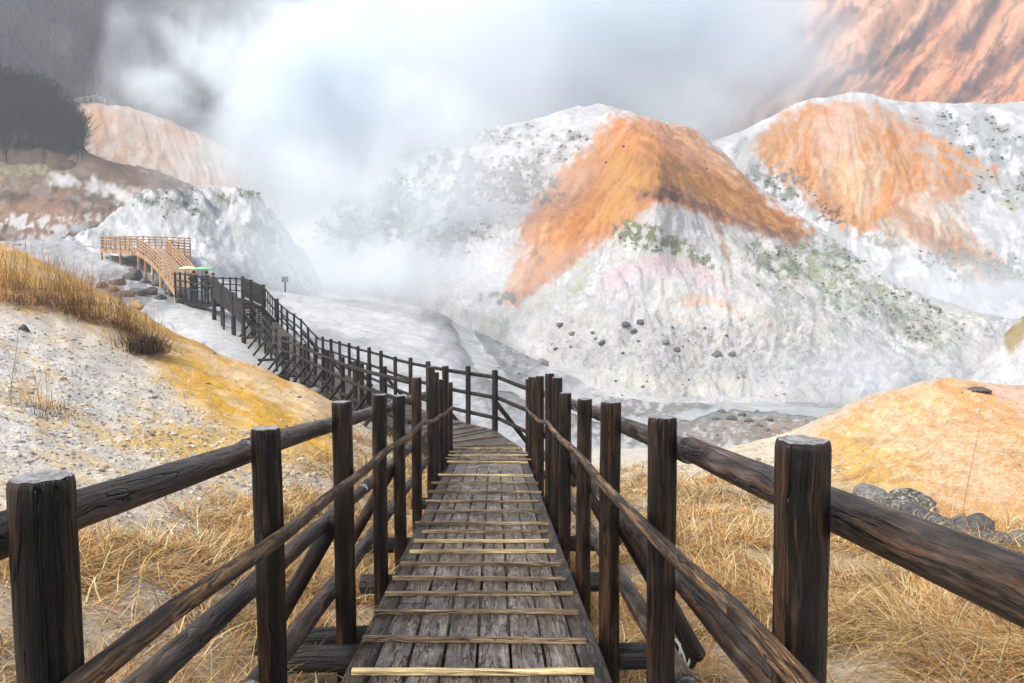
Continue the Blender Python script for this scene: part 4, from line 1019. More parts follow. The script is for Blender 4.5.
# rails beside the walkers
er = empty('log_fence', tuple(df[-3]), 'dark open fence behind the walkers', 'fence')
pr = allF[nF + 2:]
for p in pr: far_post(p, HP + .3, er, 1.0)
for h in (-.08, -.42, -.76): tube([p + Vector((.05, .05, h)) for p in pr], .038, [M_mid], er)
es = empty('log_fence', tuple(at(195, 300, 43.6)), 'dark open fence in front of the walkers, meeting the orange boardwalk', 'fence')
PS = [at(213.5, 277.5, 43.2), at(207.5, 276.5, 43.7), at(201.5, 275.5, 44.3), at(196, 274.5, 44.9), at(190.5, 273.5, 45.6), at(185, 272.5, 46.3), at(180, 272, 47), at(175, 272, 47.7)]
for p in PS: far_post(p, 1.55, es, 1.15)
for h in (-.1, -.5, -.9): tube([p + Vector((-.05, -.05, h)) for p in PS], .042, [M_mid], es)

# ---- fresh orange boardwalk climbing to the upper platform
ON = [at(175,273,48),at(168,264,51),at(160,254.5,54.5),(at(152,247,58)),at(145,242,61.5),at(138,238.5,65)]
OL = [at(138,238.5,65),at(129,237.5,65.6),at(120,237,66.2),at(110.5,236.5,66.8),at(101,236,67.4)]
OF = [at(196,268,50.5),at(190,261,53.5),at(183,254.5,57),at(176,248,60.5),at(171,243,63.5),at(166,239.5,66.5)]
OB = [at(101,236,67.4),at(103,236,72),at(120,236.2,72.3),at(137,236.3,72.6),at(155,236.5,73),at(173,237,73.4),at(190,238,73.8)]
OR_ = [at(166,239.5,66.5),at(178,242,67.5),at(190,243.5,68.5),at(190,238,73.8)]
HO = 1.05
ob = empty('boardwalk', tuple(at(150, 262, 60)), 'fresh orange timber boardwalk climbing to an upper platform at the far left', 'boardwalk')
V, Fc = ribbon_boards([p - Vector((0, 0, HO)) for p in ON], [p - Vector((0, 0, HO)) for p in OF], .25, .07)
V2, F2 = ribbon_boards([p - Vector((0, 0, HO)) for p in (OL[-1], OL[2], OL[0], OF[-1], OR_[2])], [p - Vector((0, 0, HO)) for p in (OB[1], OB[2], OB[4], OB[5], OB[6])], .25, .07)
V2 = [v for v in V2]; o_ = len(V); V += V2; Fc += [tuple(q + o_ for q in f) for f in F2]
link('deck', mesh_of('deck', V, Fc, [M_orng2]), ob)
for line in (ON + OL[1:], OF, OR_[:3]):
    V, Fc = sweep([p - Vector((0, 0, HO + .2)) for p in line], [(-.06, -.14), (.06, -.14), (.06, .14), (-.06, .14)]); link('edge_beam', mesh_of('edge_beam', V, Fc, [M_orng]), ob)
POSTO = [log_mesh('post', 1.0, .06, [M_orng, M_orng], 10, 4, 640 + i, 1) for i in range(3)]
for i, p in enumerate(ON + [OL[2], OL[4]] + OF[::2]):
    far_post(p - Vector((0, 0, HO)), 2.4, ob, 1.6, random.choice(POSTO), 'support')
def orange_fence(P, n, label):
    e = empty('timber_fence', tuple(P[len(P) // 2] - Vector((0, 0, HO))), label, 'fence')
    Q = densify(P, n)
    for p in Q: far_post(p, HO + .1, e, 1.0, random.choice(POSTO))
    for h in (-.04, -.28, -.52, -.78): tube([p + Vector((-.03, -.03, h)) for p in Q], .045, [M_orng], e)
orange_fence(ON, 3, 'orange timber fence on the near side of the climbing orange boardwalk')
orange_fence(OL, 2, 'orange timber fence along the front of the upper platform, at its left end')
orange_fence(OF, 3, 'orange timber fence on the far side of the climbing orange boardwalk')
orange_fence(OB, 3, 'orange timber fence along the back of the upper platform')
orange_fence(OR_[:3], 2, 'short orange timber fence along the front of the upper platform, at its right end')
# ------------------------------------------------------------------ dry grass, gravel
pn_ = PATCHES['ground']
gsh = pn_.shape; GP = pn_.P.reshape(gsh + (3,)); GT = pn_.t.reshape(gsh)
def ground_sample(n, tlo, thi, seed, wfun=None):
    rg = np.random.default_rng(seed)
    r0 = np.searchsorted(GT[:, 0], tlo); r1 = np.searchsorted(GT[:, 0], thi)
    i = rg.uniform(r0, r1 - 1.01, n); j = rg.uniform(0, gsh[1] - 1.01, n)
    i0, j0 = i.astype(int), j.astype(int); a, b = (i - i0)[:, None], (j - j0)[:, None]
    P = (GP[i0, j0] * (1 - a) + GP[i0 + 1, j0] * a) * (1 - b) + (GP[i0, j0 + 1] * (1 - a) + GP[i0 + 1, j0 + 1] * a) * b
    return P
def inpoly(u, v, pts):
    pts = np.array(pts, float); ins = np.zeros(len(u), bool); n = len(pts)
    for i in range(n):
        a, b = pts[i], pts[(i + 1) % n]
        c1 = (a[1] > v) != (b[1] > v); den = (b[1] - a[1]) if b[1] != a[1] else 1e-9
        ins ^= c1 & (u < (b[0] - a[0]) * (v - a[1]) / den + a[0])
    return ins
def segd(u, v, pts):
    return segdist(u, v, pts, True)
def offdeck(P):
    return (P[:, 0] < XL - .02) | (P[:, 0] > XR + .02) | (P[:, 1] > 13.3)
STRAW = np.array([(.66,.40,.14),(.73,.50,.21),(.56,.29,.09),(.76,.60,.34),(.40,.20,.07),(.20,.11,.05),(.66,.50,.28),(.70,.45,.16),(.48,.24,.08),(.78,.64,.40),(.26,.13,.05)])
def blades(name, root, length, width, lean, up, seed, colw, seg=4, droop=1.0, mat=None, az=None):
    """curved tapering blades as one mesh"""
    rg = np.random.default_rng(seed); n = len(root)
    az = rg.uniform(0, 2 * np.pi, n) if az is None else az
    el = np.clip(rg.normal(up, lean, n), .05, 1.55)
    h = np.stack([np.cos(az), np.sin(az), np.zeros(n)], 1); sd = np.stack([-np.sin(az), np.cos(az), np.zeros(n)], 1)
    cr = rg.normal(0, .5, n)
    V = np.zeros((n, seg + 1, 2, 3)); P = root.copy()
    st = length / seg; e = el.copy(); hd = h.copy()
    for k in range(seg + 1):
        wd = (width * (1 - .85 * (k / seg) ** 1.5))[:, None]
        V[:, k, 0] = P - sd * wd / 2; V[:, k, 1] = P + sd * wd / 2
        a2 = az + cr * (k / seg)
        hd = np.stack([np.cos(a2), np.sin(a2), np.zeros(n)], 1)
        P = P + st[:, None] * (hd * np.cos(e)[:, None] + np.array([0, 0, 1]) * np.sin(e)[:, None])
        e = e - droop * rg.uniform(.15, .75, n) * 2.2 / seg
    base = (np.arange(n) * (seg + 1) * 2)[:, None, None]
    k = np.arange(seg)[None, :, None] * 2
    q = np.array([0, 1, 3, 2])[None, None, :]
    Fq = (base + k + q).reshape(-1, 4)
    c = colw[rg.integers(0, len(colw), n)] * rg.uniform(.7, 1.15, n)[:, None]
    C = np.repeat(c, (seg + 1) * 2, 0)
    return V.reshape(-1, 3), Fq, C
M_straw = attr_mat('dry_straw', .65, .25, 40, .35)
GL = [(-60,590),(10,560),(80,545),(170,520),(250,500),(310,470),(350,445),(420,425),(470,440),(470,720),(470,1500),(-400,1500),(-400,620)]
GRR = [(530,450),(640,462),(720,475),(800,480),(860,505),(930,535),(1024,545),(1200,560),(1500,700),(1500,1500),(500,1500),(520,600)]
def grass_layer(N, tlo, thi, seed, ln, wd, lean, up, thr, droop=1.0):
    P = ground_sample(N, tlo, thi, seed); u, v, d = proj(P)
    inside = np.maximum(np.where(inpoly(u, v, GL), segd(u, v, GL), -segd(u, v, GL)), np.where(inpoly(u, v, GRR), segd(u, v, GRR), -segd(u, v, GRR)))
    nz = fbm(P[:, 0] * 1.1, P[:, 1] * 1.1, 0, 4, 301)
    keep = (sstep(-22, 30, inside + 22 * nz) > np.random.default_rng(seed + 1).uniform(0, 1, len(P))) & offdeck(P) & (nz > thr)
    P = P[keep]; d = d[keep]; n = len(P); rg = np.random.default_rng(seed + 2)
    return P, d, rg.uniform(*ln, n), (wd * rg.uniform(.6, 1.4, n)) * np.clip(d / 4.5, .8, 2.6), lean, up, seed, droop
VV, FF, CC = [], [], []; o_ = 0
for args in ((150000, .35, 4.6, 311, (.12, .38), .0058, .25, .24, -.36, .9), (75000, .35, 2.4, 312, (.14, .44), .0056, .3, .45, -.12, 1.1), (30000, .5, 4.6, 313, (.15, .40), .0038, .35, .8, .12, 1.0), (7000, .6, 4.8, 314, (.2, .55), .003, .3, 1.15, .15, .55), (45000, .3, 4.2, 315, (.04, .16), .0045, .06, .06, -.95, .12)):
    P, d, L, wd, lean, up, sd_, dr = grass_layer(*args)
    P = P - np.array([0, 0, .01]); P[:, 2] += np.random.default_rng(sd_ + 5).uniform(0, .05, len(P)) * (up < .5)
    az = np.random.default_rng(sd_).uniform(0, 6.28, len(P)) * .6 + 5 * pn(P[:, 0] * 1.6, P[:, 1] * 1.6, 0, 320)
    tint = (.80 + .5 * sstep(-.5, .6, fbm(P[:, 0] * .8, P[:, 1] * .8, 0, 4, 325)))[:, None]; gr = sstep(.25, .7, fbm(P[:, 0] * .7, P[:, 1] * .7, 3, 3, 326))[:, None] * .12
    v, f, c = blades('g', P, L, wd, lean, up, sd_, STRAW, 4, dr, az=az)
    nk = len(c) // len(P); tk = np.repeat(tint, nk, 0); gk = np.repeat(gr, nk, 0); c = np.clip(c * tk * (1 - gk) + gk * c * np.array([.75, 1.05, .9]), 0, .85)
    VV.append(v); FF.append(f + o_); CC.append(c); o_ += len(v)
T(link('grass', mesh_np('grass', np.concatenate(VV), np.concatenate(FF), [M_straw], True, np.concatenate(CC))), 'matted dry straw grass on both sides of the boardwalk', 'grass', kind='stuff')

# gravel lying on the slope
_ico = bmesh.new(); bmesh.ops.create_icosphere(_ico, subdivisions=1, radius=1.0)
ICV = np.array([v.co[:] for v in _ico.verts]); ICF = np.array([[v.index for v in f.verts] for f in _ico.faces]); _ico.free()
def pebbles(name, P, size, seed, pal, mat, label, cat):
    rg = np.random.default_rng(seed); n = len(P)
    V = ICV[None] * (1 + rg.normal(0, .16, (n, len(ICV), 1)))
    V = V * (size[:, None, None] * rg.uniform(.6, 1.2, (n, 1, 3))); V[:, :, 2] *= .7
    a = rg.uniform(0, 6.28, n); ca, sa = np.cos(a)[:, None], np.sin(a)[:, None]
    X = V[:, :, 0] * ca - V[:, :, 1] * sa; Y = V[:, :, 0] * sa + V[:, :, 1] * ca
    V = np.stack([X, Y, V[:, :, 2]], -1) + P[:, None, :]
    Fq = (ICF[None] + (np.arange(n) * len(ICV))[:, None, None]).reshape(-1, 3)
    c = pal[rg.integers(0, len(pal), n)] * rg.uniform(.75, 1.15, n)[:, None]
    o = link(name, mesh_np(name, V.reshape(-1, 3), Fq, [mat], False, np.repeat(c, len(ICV), 0)))
    return T(o, label, cat, kind='stuff')
M_peb = attr_mat('pebble_stone', .85, 0, 60, .4)
PAL = np.array([(.58,.54,.48),(.46,.42,.36),(.64,.58,.49),(.33,.29,.24),(.55,.44,.29),(.24,.2,.17)])
P = ground_sample(52000, .5, 5.0, 331); u, v, d = proj(P)
nz = fbm(P[:, 0] * .9, P[:, 1] * .9, 0, 4, 332)
keep = offdeck(P) & (((u < 345) & (nz > -.5)) | ((u > 540) & (u < 900) & (v < 520) & (nz > .1)) | (nz > .1))
och = inpoly(u, v, [(-300,160),(0,225),(150,300),(230,345),(350,395),(350,480),(290,455),(200,410),(150,360),(0,300),(-300,290)]) | (inpoly(u, v, [(800,430),(940,370),(1400,380),(1400,545),(1000,545),(880,505)]))
keep &= ~och | (np.random.default_rng(9).uniform(0, 1, len(u)) < .12)
P, d = P[keep], d[keep]; rg = np.random.default_rng(333)
pebbles('gravel', P, np.clip(rg.lognormal(-4.55, .5, len(P)), .005, .032) * np.clip(d / 6, .6, 1.5), 334, PAL, M_peb, 'loose grey and tan gravel strewn over the bare slope and hollow', 'gravel')

# ------------------------------------------------------------------ rocks
def rock_mesh(name, r, seed, mat, flat=.7, sub=3, rough=.35):
    bm = bmesh.new(); bmesh.ops.create_icosphere(bm, subdivisions=sub, radius=1.0)
    V = np.array([v.co[:] for v in bm.verts]); rg = np.random.default_rng(seed)
    for _ in range(9):                                   # broken facets
        nrm = rg.normal(size=3); nrm /= np.linalg.norm(nrm); c = rg.uniform(.55, .9)
        dd = V @ nrm - c; V = V - np.where(dd > 0, dd * .85, 0)[:, None] * nrm
    V = V * (1 + rough * .5 * fbm(V[:, 0] * 1.4, V[:, 1] * 1.4, V[:, 2] * 1.4, 4, seed))[:, None]
    V = V * np.array([rg.uniform(.85, 1.2), rg.uniform(.75, 1.1), flat]) * r
    for v, c in zip(bm.verts, V): v.co = c
    me = bpy.data.meshes.new(name); bm.to_mesh(me); bm.free(); me.materials.append(mat)
    me.polygons.foreach_set('use_smooth', np.ones(len(me.polygons), bool)) if sub > 2 else None
    return me
M_rk_dark = simple_mat('dark_rock', (.04, .04, .042), (.17, .165, .16), 5, .75, .08)
M_rk_grey = simple_mat('grey_rock', (.09, .085, .08), (.30, .29, .27), 6, .8, .05)
def lichen_rock():
    m = newmat('lichened_rock'); t = NT(m)
    tc = t.n('ShaderNodeTexCoord').outputs['Object']
    n = t.noise(tc, 5, 7, .65); n2 = t.noise(tc, 11, 6, .7); n3 = t.noise(tc, 3, 3)
    c = t.mix(t.ramp(n, [(.35, 0.0), (.65, 1.0)]), (.05, .045, .042), (.2, .175, .15))
    c = t.mix(t.ramp(n2, [(.52, 0.0), (.58, 1.0)]), c, (.52, .53, .52))
    c = t.mix(t.math('MULTIPLY', t.ramp(n3, [(.5, 0.0), (.62, 1.0)]), .6), c, (.17, .16, .07))
    t.bsdf(c, .85, t.math('ADD', n, n2), .9, .05); return m
M_rk_lich = lichen_rock()
def rock(px, py, patch, size, label, group=None, mat=M_rk_dark, seed=0, flat=.7, sub=3, mesh=None, sink=.36, name='rock'):
    p, d = surf(patch, px, py)
    r = size * d / F / 2
    me = mesh or rock_mesh(name, 1.0, seed, mat, flat, sub)
    o = link(name, me, None, Matrix.Translation(p + Vector((0, 0, r * flat * (1 - sink * 2) * .5))) @ Matrix.Rotation(seed * 2.3, 4, 'Z') @ Matrix.Diagonal((r, r, r, 1)))
    return T(o, label, 'rock', group)
GRP = 'boulders at the foot of the ochre mound'
rock(897, 512, 'ground', 70, 'big brown and white lichened boulder at the foot of the ochre mound', GRP, M_rk_lich, 11, .62, 4)
rock(868, 502, 'ground', 42, 'rust brown boulder, leftmost at the foot of the ochre mound', GRP, M_rk_grey, 12, .75, 4)
rock(920, 520, 'ground', 42, 'dark angular boulder leaning on the biggest lichened boulder', GRP, M_rk_dark, 13, .7, 4)
rock(945, 529, 'ground', 44, 'pale whitish boulder between the lichened boulder and the black one', GRP, M_rk_lich, 14, .6, 4)
rock(972, 534, 'ground', 42, 'near black rounded boulder beside the tall dry stem', GRP, M_rk_dark, 15, .85, 4)
rock(994, 546, 'ground', 44, 'grey mossy boulder just right of the near black one', GRP, M_rk_lich, 16, .7, 4)
rock(1024, 548, 'ground', 46, 'dark boulder cut by the right edge of the photo', GRP, M_rk_grey, 17, .7, 4)
rock(958, 522, 'ground', 20, 'small grey stone squeezed behind the pale whitish boulder', GRP, M_rk_grey, 18, .8)
rock(843, 462, 'ground', 8, 'small tan stone alone on the yellow flank of the ochre mound', None, simple_mat('tan_stone', (.4, .32, .22), (.55, .47, .36)), 19, .7)
rock(979, 391, 'ground', 22, 'flat dark stone lying on top of the ochre mound', None, M_rk_dark, 20, .35)
rock(25, 331, 'ground', 12, 'round black stone alone on the grey gravel slope', None, M_rk_dark, 21, .9)
rock(207, 385, 'ground', 7, 'tiny black stone on the ochre band of the left slope', None, M_rk_dark, 22, .6)
rock(137, 304, 'ground', 17, 'tan rounded stone on the crest of the ochre slope', None, simple_mat('ochre_stone', (.36, .22, .09), (.52, .36, .18)), 23, .8)
rock(318, 388, 'ground', 16, 'brown stone below the braced fence at the lip of the ochre slope', None, M_rk_grey, 24, .7)
rock(716, 475, 'ground', 13, 'tan stone lying in the hollow behind the second right post', None, M_rk_grey, 25, .6)
# dark rocks below the orange boardwalk
GRP = 'dark rocks heaped below the orange boardwalk'
for i, (px, py, sz, fl) in enumerate([(132,279,20,.8),(118,285,16,.7),(146,284,14,.7),(157,286,13,.8),(150,294,16,.7),(138,295,18,.6),(165,290,9,.8),(112,292,14,.6),(127,296,16,.6),(160,299,13,.6),(172,294,12,.6),(104,287,12,.7),(182,298,12,.5),(195,303,14,.4)]):
    rock(px, py, 'valley', sz, 'wet black rock heaped on the bank below the orange boardwalk', GRP, M_rk_dark, 40 + i, fl, 3, sink=.15)
# the stony bar in the stream
GRP = 'black rocks of the stony bar in the stream'
for i, (px, py, sz) in enumerate([(731,419,13),(722,413,11),(742,415,9),(748,422,10),(760,426,9),(715,420,8),(770,421,8),(756,412,7)]):
    rock(px, py, 'valley', sz, 'black rock on the brown stony bar beside the milky stream', GRP, M_rk_dark, 60 + i, .65, 3)
rock(894, 395, 'central_hill', 13, 'single grey rounded rock at the foot of the central hill, right by the ochre mound', None, M_rk_grey, 70, .75)
rock(541, 366, 'central_hill', 22, 'large grey slanted rock above the stream, right of the railing end', None, M_rk_grey, 71, .6)
for i, (px, py, sz, lab) in enumerate([(626,325,10,'black rock, left one of the close pair midway up the white face'),(634,331,9,'black rock, right one of the close pair midway up the white face'),(641,323,9,'flat black rock just above the close pair on the white face'),(602,343,10,'dark rock downhill left of the close pair on the white face'),(556,349,6,'small black rock near the left toe of the white face'),(665,343,9,'brown rock downhill right of the close pair on the white face'),(677,350,8,'dark rock in the streak below the brown rock on the white face'),(717,355,13,'long dark rock low on the right part of the white face'),(731,354,9,'grey rock touching the long dark rock on the right part of the white face'),(560,325,8,'dark flat rock at the left edge of the white face'),(572,333,7,'yellowish rock beside the dark flat rock at the left edge of the white face')]):
    rock(px, py, 'central_hill', sz, lab, 'dark rocks on the white face', M_rk_dark if i not in (5, 10) else M_rk_grey, 80 + i, .7)
M_rk_pale = simple_mat('pale_rock', (.2, .19, .18), (.42, .41, .39), 6, .85, .05)
SM = [rock_mesh('stone', 1.0, 120 + i, (M_rk_dark, M_rk_grey, M_rk_pale, M_rk_grey, M_rk_dark)[i], .6 + .05 * i, 2) for i in range(5)]
rr = random.Random(5)
def scatter(n, pts, patch, lo, hi, label, group, taboo=None):
    xs = [p[0] for p in pts]; ys = [p[1] for p in pts]; k = 0
    while k < n:
        px, py = rr.uniform(min(xs), max(xs)), rr.uniform(min(ys), max(ys))
        if not inpoly(np.array([px]), np.array([py]), pts)[0]: continue
        s_ = lo + (hi - lo) * rr.random() ** 2.2
        rock(px, py, patch, s_, label, group, seed=k, mesh=SM[k % 5], sink=.35, name='stone'); k += 1
scatter(46, [(520,340),(600,315),(740,330),(800,360),(870,395),(640,400),(540,380)], 'central_hill', 1.6, 5, 'small dark stone scattered low on the white face of the central hill', 'small stones on the white face')
scatter(20, [(610,130),(690,150),(800,235),(660,190),(560,240)], 'central_hill', 1.6, 4.2, 'small dark stone on the orange flank of the central hill', 'small stones on the orange flank')
scatter(26, [(815,205),(840,215),(860,235),(800,180)], 'right_hill', 1.6, 4.5, 'small dark stone in the gully of the orange patch on the right hill', 'small stones in the right hill gully')
scatter(16, [(915,250),(960,255),(955,268),(925,265)], 'right_hill', 1.6, 4, 'small dark stone at the foot of the orange patch on the right hill', 'small stones at the foot of the right hill')
scatter(30, [(600,415),(700,410),(860,415),(880,425),(700,440),(600,430)], 'valley', 2, 6, 'small dark stone on the stream bank behind the right fence', 'small stones on the stream bank')
scatter(60, [(570,402),(640,412),(760,424),(860,422),(870,436),(720,446),(590,440)], 'valley', 1.8, 7, 'grey or black stone in the rubble bank behind the right fence', 'rubble bank stones behind the right fence')
scatter(16, [(490,290),(510,310),(560,400),(500,380),(470,330)], 'valley', 1.8, 5, 'small dark stone beside the narrow upper stream', 'small stones by the upper stream')
scatter(14, [(100,240),(150,250),(180,300),(80,260)], 'valley', 2, 6, 'small black stone on the pale bank around the orange boardwalk', 'small stones by the orange boardwalk')

# low scrub growing in the darker patches of the hills
M_scrub = attr_mat('scrub_leaf', .9, 0, 3, .5)
SP = np.array([(.17,.185,.11),(.22,.235,.16),(.27,.275,.20),(.13,.14,.115),(.30,.29,.24),(.24,.27,.13)])
def scrub(name, areas, n, lo, hi, seed, label):
    p = PATCHES[name]; rg = np.random.default_rng(seed); lum = p.col.mean(1); P = []
    grn = (lum < .36) & (p.col[:, 0] < p.col[:, 1] * 1.12) & (p.t > .9) & (p.t < 4.9)
    m = np.zeros(len(p.u), bool)
    for (cx, cy, rx, ry) in areas: m |= ((p.u - cx) / rx) ** 2 + ((p.v - cy) / ry) ** 2 < 1
    k = np.nonzero(grn & m)[0]
    if not len(k): return
    k = k[rg.integers(0, len(k), n)]; P = p.P[k] + rg.normal(0, .25, (n, 3)) * np.array([1, 1, .1])
    pebbles('scrub', P, rg.uniform(lo, hi, n) * p.d[k] / 90, seed + 1, SP, M_scrub, label, 'scrub')
scrub('central_hill', [(640,236,45,24),(690,252,45,20),(800,262,30,40),(835,262,45,36),(845,292,52,30),(900,300,60,26),(905,325,70,24),(770,258,38,28)], 650, .05, .22, 861, 'grey green scrub in patches on the right part of the central hill')
scrub('central_hill', [(500,178,60,32),(530,192,52,30),(430,190,85,50),(370,215,75,45),(440,235,75,36),(560,150,52,26),(510,135,52,22)], 1500, .07, .30, 863, 'grey scrub in patches on the misty left flank of the central hill')
scrub('right_hill', [(965,265,46,28),(1005,270,40,26),(985,140,75,36),(770,190,40,40),(1000,185,60,30),(935,128,46,18)], 420, .06, .27, 865, 'grey green scrub in patches on the right hill')
scrub('white_knoll', [(160,195,45,20),(190,206,40,16),(222,200,26,14),(247,188,18,15),(290,215,26,30)], 260, .05, .22, 867, 'grey green scrub on the top of the white knoll')
# ------------------------------------------------------------------ tufts, stems, shrubs
M_stem = attr_mat('dry_stem', .7, .15, 30, .3)
RED = np.array([(.40,.20,.07),(.52,.29,.10),(.30,.15,.06),(.60,.40,.17),(.22,.11,.05)])
DRK = np.array([(.07,.045,.03),(.12,.075,.045),(.045,.03,.025)])
def tuft(px, py, hpx, wpx, n, label, group, seed, pal=RED, patch='ground', droop=.35, wd=1.0, dark=.25, name='grass_tuft', cat='grass tuft'):
    p, d = surf(patch, px, py); h = hpx * d / F; w = wpx * d / F
    rg = np.random.default_rng(seed)
    root = np.stack([rg.normal(0, w * .35, n), rg.normal(0, w * .3, n), np.full(n, -.02)], 1)
    # follow the slope
    for k in range(n):
        pass
    L = h * rg.uniform(.45, 1.1, n)
    v1, f1, c1 = blades('t', root, L, np.full(n, .0016 * d / 4.5 * wd + .002), .22, 1.25, seed, pal, 4, droop)
    nb = int(n * 1.2); root2 = np.stack([rg.normal(0, w * .45, nb), rg.normal(0, w * .35, nb), np.full(nb, -.03)], 1)
    v2, f2, c2 = blades('t', root2, h * rg.uniform(.15, .42, nb), np.full(nb, .0024 * d / 4.5 + .003), .5, .6, seed + 1, np.concatenate([pal, DRK]) if dark else pal, 4, 1.0)
    o = link(name, mesh_np(name, np.concatenate([v1, v2]), np.concatenate([f1, f2 + len(v1)]), [M_stem], True, np.concatenate([c1, c2])), None, Matrix.Translation(p))
    return T(o, label, cat, group)
TG = 'dry tufts along the crest of the left slope'
for i, (px, py, h, w_, n) in enumerate([(-6,300,66,46,170),(14,288,60,40,170),(32,300,58,40,170),(50,306,52,36,150),(68,312,58,34,160),(84,318,62,34,160),(100,322,58,32,150),(116,326,58,28,130),(40,278,40,40,120),(64,290,40,40,120),(8,268,36,40,110),(92,298,36,36,100),(130,330,46,24,100),(146,340,40,22,80)]):
    tuft(px, py, h, w_, n, 'tall rust and straw coloured tuft in the row along the left crest', TG, 700 + i, wd=1.0)
tuft(34, 408, 66, 34, 70, 'lone straw tuft with one tall stalk low on the grey gravel slope', None, 730, pal=np.array([(.60,.40,.16),(.66,.48,.24),(.5,.3,.1)]))
tuft(40, 414, 20, 46, 130, 'low dark withered bush at the foot of the lone straw tuft', None, 731, pal=DRK + .04, name='dead_bush', cat='bush', droop=.8)
tuft(143, 352, 30, 34, 420, 'dense dark brown bush at the lower end of the tuft row on the left slope', None, 732, pal=DRK, name='dead_bush', cat='bush', droop=.9, wd=2)
tuft(110, 330, 16, 60, 260, 'low dark withered growth under the middle of the tuft row', None, 733, pal=DRK + .03, name='dead_bush', cat='bush', droop=.9, wd=2)
tuft(42, 304, 16, 70, 260, 'low dark withered growth under the upper end of the tuft row', None, 734, pal=DRK + .05, name='dead_bush', cat='bush', droop=.9, wd=2)
def stem(px, py, hpx, lean, label, seed, col=(.36,.2,.09)):
    p, d = surf('ground', px, py); h = hpx * d / F
    pts = [Vector((lean * h * (f ** 1.5), .03 * math.sin(f * 5 + seed), h * f)) for f in np.linspace(0, 1, 12)]
    V, Fc = [], []
    for i, q in enumerate(pts):
        r = .005 * (1 - .7 * i / 11) * d / 7
        for a in np.arange(5) / 5 * 6.283: V.append(q + Vector((r * math.cos(a), r * math.sin(a), 0)))
    for i in range(11):
        for j in range(5): Fc.append((i * 5 + j, i * 5 + (j + 1) % 5, i * 5 + 5 + (j + 1) % 5, i * 5 + 5 + j))
    me = mesh_of('dry_stem', V, Fc, [simple_mat('stem_brown', col, tuple(c * 1.6 for c in col), 20)], True)
    T(link('dry_stem', me, None, Matrix.Translation(p)), label, 'stem')
stem(964, 536, 140, .10, 'tall thin brown stem rising from the boulders before the ochre mound', 1)
stem(878, 500, 75, -.08, 'faint thin stem standing before the yellow flank of the ochre mound', 2, (.5, .36, .16))
stem(988, 530, 92, .02, 'pale thin stem behind the grey mossy boulder', 3, (.55, .42, .22))
stem(12, 405, 78, .10, 'tall bare grey stalk standing in the lone straw tuft', 4, (.2, .15, .12))
tuft(985, 560, 34, 26, 60, 'small upright straw tuft between the grey mossy boulder and the rail', None, 740, pal=STRAW[:4])
# ------------------------------------------------------------------ bare woods on the far mountain side and the ridge
def woods(name, label, P, hgt, seed, col):
    rg = np.random.default_rng(seed); V, Fc, C = [], [], []; off = 0
    for k in range(len(P)):
        H_ = hgt * rg.uniform(.55, 1.5); cc = np.array(col) * rg.choice([.6, .8, 1.0, 1.25, 1.6])
        segs = [((0, 0, -1), (rg.normal(0, .04) * H_, rg.normal(0, .04) * H_, H_), .028 * H_ * .6, .008 * H_ * .5)]
        for b in range(11):
            z = rg.uniform(.3, .92) * H_; a = rg.uniform(0, 6.28); L = (H_ - z) * rg.uniform(.5, .9) + .1 * H_; e = rg.uniform(.5, 1.2)
            q = (math.cos(a) * math.cos(e) * L, math.sin(a) * math.cos(e) * L, z + math.sin(e) * L)
            segs.append(((0, 0, z), q, .009 * H_ * .7, .003 * H_))
            for _ in range(2):
                f = rg.uniform(.4, .9); m_ = (q[0] * f, q[1] * f, z + (q[2] - z) * f); a2 = a + rg.normal(0, 1)
                segs.append((m_, (m_[0] + math.cos(a2) * L * .3, m_[1] + math.sin(a2) * L * .3, m_[2] + L * .35), .006 * H_, .003 * H_))
        for (A, B, r0, r1) in segs:
            A, B = np.array(A) + P[k], np.array(B) + P[k]
            t_ = B - A; t_ = t_ / (np.linalg.norm(t_) + 1e-9); s_ = np.cross(t_, (.3, .9, .2)); s_ /= np.linalg.norm(s_) + 1e-9; w_ = np.cross(t_, s_)
            for (c0, r) in ((A, r0), (B, r1)):
                for a in (0, 2.094, 4.189): V.append(c0 + r * (math.cos(a) * s_ + math.sin(a) * w_))
            for j in range(3): Fc.append((off + j, off + (j + 1) % 3, off + 3 + (j + 1) % 3, off + 3 + j))
            C += [cc] * 6; off += 6
    T(link(name, mesh_np(name, np.array(V), np.array(Fc), [M_wood], False, np.array(C))), label, 'woods', kind='stuff')
M_wood = attr_mat('bare_twigs', .9, 0, 2, .3)
fm = PATCHES['forest_mountain']; rg = np.random.default_rng(51)
k = np.nonzero((fm.t > 1.0) & (fm.t < 4.1) & (fm.u > -60) & (fm.u < 420) & (fm.v > -60) & (fm.v < 190))[0]
k = k[rg.permutation(len(k))[:1500]]; Pw = fm.P[k] + rg.normal(0, 1.5, (len(k), 3)) * np.array([1, 1, 0])
woods('bare_woods', 'bare brown woods covering the mountain side behind the steam', Pw, 15, 52, (.085, .066, .066))
b_ = PATCHES['wooded_spur']
k = np.nonzero((b_.t > .02) & (b_.t < 2.6) & (b_.u > -150) & (b_.u < 84) & (b_.t + .55 * fbm(b_.u / 16, b_.v / 10, 0, 4, 454) > .5))[0]; k = k[rg.permutation(len(k))[:1250]]
woods('bare_woods', 'near black leafless wood on the spur at the far left', b_.P[k], 4.2, 53, (.024, .019, .019))
c_ = PATCHES['tan_cliff']
